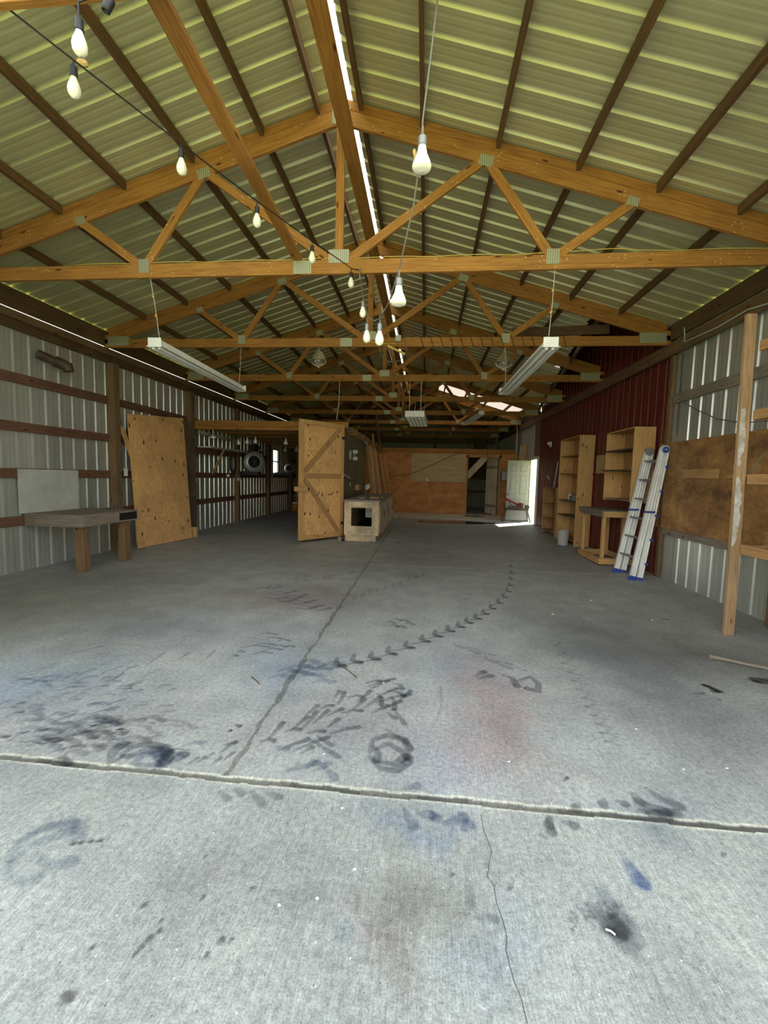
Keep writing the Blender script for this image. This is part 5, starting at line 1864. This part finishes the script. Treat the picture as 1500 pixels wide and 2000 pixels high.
def bulb_a19(T, p, hang, sock, k=1.0, tilt=(0, 0, 1)):
    """p: where the drop leaves the cable"""
    up = Vector(tilt).normalized()
    MB().tube([p, p - Vector((0, 0, hang))], .004 * k, 6).build('drop_cord', M['black'] if sock is M['black'] else M['cord'], T)
    q = p - Vector((0, 0, hang))
    sk = MB().lathe([(.001, .008), (.012 * k, .006), (.017 * k, 0), (.018 * k, -.045 * k), (.015 * k, -.048 * k)], q, up, 14).build('socket', sock, T, smooth='auto')
    MB().lathe([(.014 * k, -.045 * k), (.016 * k, -.058 * k), (.026 * k, -.083 * k), (.031 * k, -.105 * k), (.028 * k, -.127 * k), (.017 * k, -.142 * k), (.001, -.147 * k)], q, up, 20).build('bulb', M['bulb'], T, smooth=True)


T = thing('string_light', 'string of small bulbs on black cord from the top left to the truss', 'lights', at(20, 18, Y=1.93))
A, B = at(22, 22, Y=1.95), at(688, 525, Y=4.44)
pts = [A.lerp(B, t) - Vector((0, 0, .03 * math.sin(math.pi * t))) for t in [i_ / 12 for i_ in range(13)]]
MB().tube([A + Vector((-.25, -.15, .2))] + pts + [at(703, 527, Y=4.45)], .0045, 6).build('cable', M['black'], T, smooth=True)
for (x, hang) in ((143, .035), (354, .04), (502, .045), (610, .045), (686, .045)):
    P = on_line(A, B, x)
    t = (P - A).length / (B - A).length
    P = P - Vector((0, 0, .03 * math.sin(math.pi * t)))
    bulb_a19(T, P, hang, M['black'], 1.0)
P = on_line(A, B, 143)
MB().lathe([(.001, -.010), (.022, -.010), (.028, 0), (.022, .010), (.001, .010)], P + Vector((-.0, .06, .03)), (.3, -.6, .4), 14).build('disc', M['tan'], T, smooth='auto')
T = thing('string_light', 'short string with one bulb tied to the chord in the top left corner', 'lights', at(158, 6, Y=1.93))
P = at(153, 4, Y=1.88)
bulb_a19(T, P, .07, M['black'], 1.0)
MB().tube([P, P + Vector((.12, 0, .03)), at(205, 2, Y=1.88)], .0045, 6).build('cable', M['black'], T)
q = at(212, 8, Y=1.88)
MB().lathe([(.001, .03), (.013, .028), (.019, .02), (.019, -.03), (.014, -.036), (.001, -.03)], q, (.4, .2, 1), 14).build('socket', M['black'], T, smooth='auto')

T = thing('string_light', 'drooping string of larger white bulbs near the ridge', 'lights', at(825, 240, Y=2.1))
S = [at(857, -20, Y=2.0), at(840, 120, Y=2.05), at(826, 232, Y=2.1), at(822, 300, Y=2.15), at(808, 400, Y=2.28), at(790, 480, Y=2.4), at(780, 525, Y=2.5), at(760, 590, Y=2.7), at(742, 622, Y=2.9), at(732, 627, Y=3.1), at(719, 621, Y=3.4),
     at(711, 590, Y=3.8), at(706, 560, Y=4.1), at(703, 527, Y=4.44)]
MB().tube(S, .0045, 6).build('cable', M['cord'], T, smooth=True)


def bulb_r(T, p, hang, k=1.0):
    MB().tube([p, p - Vector((0, 0, hang))], .005, 6).build('drop_cord', M['cord'], T)
    q = p - Vector((0, 0, hang))
    MB().lathe([(.001, .012), (.012, .008), (.018 * k, 0), (.019 * k, -.035), (.016 * k, -.04)], q, (0, 0, 1), 14).build('socket', M['socket_grey'], T, smooth='auto')
    MB().lathe([(.016 * k, -.038), (.018 * k, -.055), (.022 * k, -.075), (.034 * k, -.105), (.039 * k, -.125), (.036 * k, -.138), (.020 * k, -.146), (.001, -.149)], q, (0, 0, 1), 22).build('bulb', M['bulb'], T, smooth=True)


bulb_r(T, at(826, 246, Y=2.1), .05, 1.15)
bulb_r(T, at(780, 527, Y=2.5), .05, 1.15)
for (x, y, Y, h) in ((742, 624, 2.9, .03), (717, 621, 3.4, .05), (709, 585, 3.95, .02)):
    bulb_a19(T, at(x, y, Y=Y), h, M['socket_grey'], .95)
P = at(812, 305, Y=2.2)
MB().lathe([(.001, -.006), (.026, -.006), (.03, 0), (.026, .006), (.001, .006)], P, (1, -.3, .2), 14).build('disc', M['tan'], T, smooth='auto')
q = at(703, 527, Y=4.44)
o = MB().tube([Vector((q.x, 4.464, q.z + .02)), Vector((q.x, 4.43, q.z + .02)), Vector((q.x, 4.42, q.z - .0)), Vector((q.x + .006, 4.42, q.z - .1))], .004, 6).build('cord_hook', M['galv'], None)
tag(o, 'small hook on the nearest truss chord where both strings end', 'hook')

# cords and parts on the second truss
T = thing('wound_cord', 'brown cord wound around the chord of the second truss', 'cord', (0, YT[2], 3.5))
pts = []
x = -1.28
yy0, yy1 = YT[2] - .032, YT[2] + .032
zc0, zc1 = ZB - .012, ZB + .152
for k in range(15):
    xx = -.15 + k * .155
    pts += [Vector((xx, yy0, zc1)), Vector((xx + .05, yy0, zc0)), Vector((xx + .07, yy1, zc0)), Vector((xx + .12, yy1, zc1))]
MB().tube(pts, .007, 5).build('cord', M['dark_wood'], T)
T = thing('wire_coil', 'loop of grey cable hanging below the second truss near the ridge', 'cable', (-.57, 6.85, 3.36))
pts = []
c = at(768, 680, Y=6.86)
for k in range(21):
    a_ = math.radians(-20 + 250 * k / 20)
    pts.append(c + Vector((.215 * math.cos(a_ + math.pi), -.02, .22 * math.sin(a_ + math.pi))))
MB().tube(pts, .007, 6).build('coil', M['cord'], T, smooth=True)
p = at(778, 661, Y=6.88)
MB().box(p.x - .045, p.x + .045, p.y - .03, p.y + .02, p.z - .045, p.z + .045).build('junction_box', M['offwhite'], T, bevel=.004)
T = thing('yellow_level', 'yellow slatted bar hanging crooked below the second truss', 'bar', at(775, 685, Y=6.84))
a, b = at(757, 675, Y=6.84), at(791, 692, Y=6.84)
MB().beam(a, b, .02, .035).build('bar', M['yellow'], T, bevel=.002)
MB().tube([a.lerp(b, .3), Vector((a.x + .05, 6.90, 3.50))], .005, 6).build('tie', M['yellow'], T)
MB().tube([at(712, 664, Y=6.89), at(740, 672, Y=6.88), at(772, 671, Y=6.88)], .008, 6).build('strap', M['yellow'], T)
o = MB().tube([at(690, 640, Y=6.9), at(650, 676, Y=6.95), at(500, 672, Y=7.0)], .005, 5).build('truss_cord', M['dark_wood'], None)
tag(o, 'dark cord running along behind the second truss, left part', 'cord')
# yellow wire on the nearest chord
pts = [Vector((x_, YT[1] - .012, ZB + .146 + .012 * abs(math.sin(x_ * 4)) + (.03 if 1.3 < x_ < 2.0 else 0) * math.sin((x_ - 1.3) / .7 * math.pi))) for x_ in [-3.9 + .12 * i_ for i_ in range(61)]]
o = MB().tube(pts, .0045, 5).build('yellow_wire', M['yellow'], None, smooth=True)
tag(o, 'yellow wire lying along the top of the nearest truss chord', 'wire')
# thin cable across the back partition
o = MB().tube([at(757, 931, Y=17.2), at(800, 927, Y=17.2), at(850, 905, Y=17.2), at(905, 880, Y=17.2)], .012, 6).build('wall_cable', M['dark_wood'], None)
tag(o, 'thin dark cable sagging across the tan board on the back partition', 'cable')
o = MB().tube([Vector((1.98, 14.2, 3.48)), Vector((2.0, 14.3, 2.3)), Vector((2.0, 14.3, 1.75))], .009, 6).build('hanging_wire', M['machine_dark'], None)
tag(o, 'thin dark wire hanging in front of the back doorway', 'wire')

# ---------------------------------------------------------------- outdoors, seen only through gaps
m, nt, b_ = new_mat('sunlit_grass')
n_ = noise(nt, mapped(nt, 'Object', (1, 1, 1)), 2.5, 5, .7)
nt.links.new(ramp(nt, n_, [(.3, (.22, .26, .05)), (.7, (.34, .36, .09))]), b_.inputs['Base Color'])
b_.inputs['Roughness'].default_value = .95
mb = MB()
for (x0, x1, y0, y1) in ((-60, 60, -60, -4.0), (-60, XL - .05, -4.0, 60), (XR + .12, 60, -4.0, 60), (XL - .05, XR + .12, YE, 60)):
    mb.quad([(x0, y0, -.03), (x1, y0, -.03), (x1, y1, -.03), (x0, y1, -.03)])
struct(mb.build('ground', m, None, org=(0, 0, -.03)))
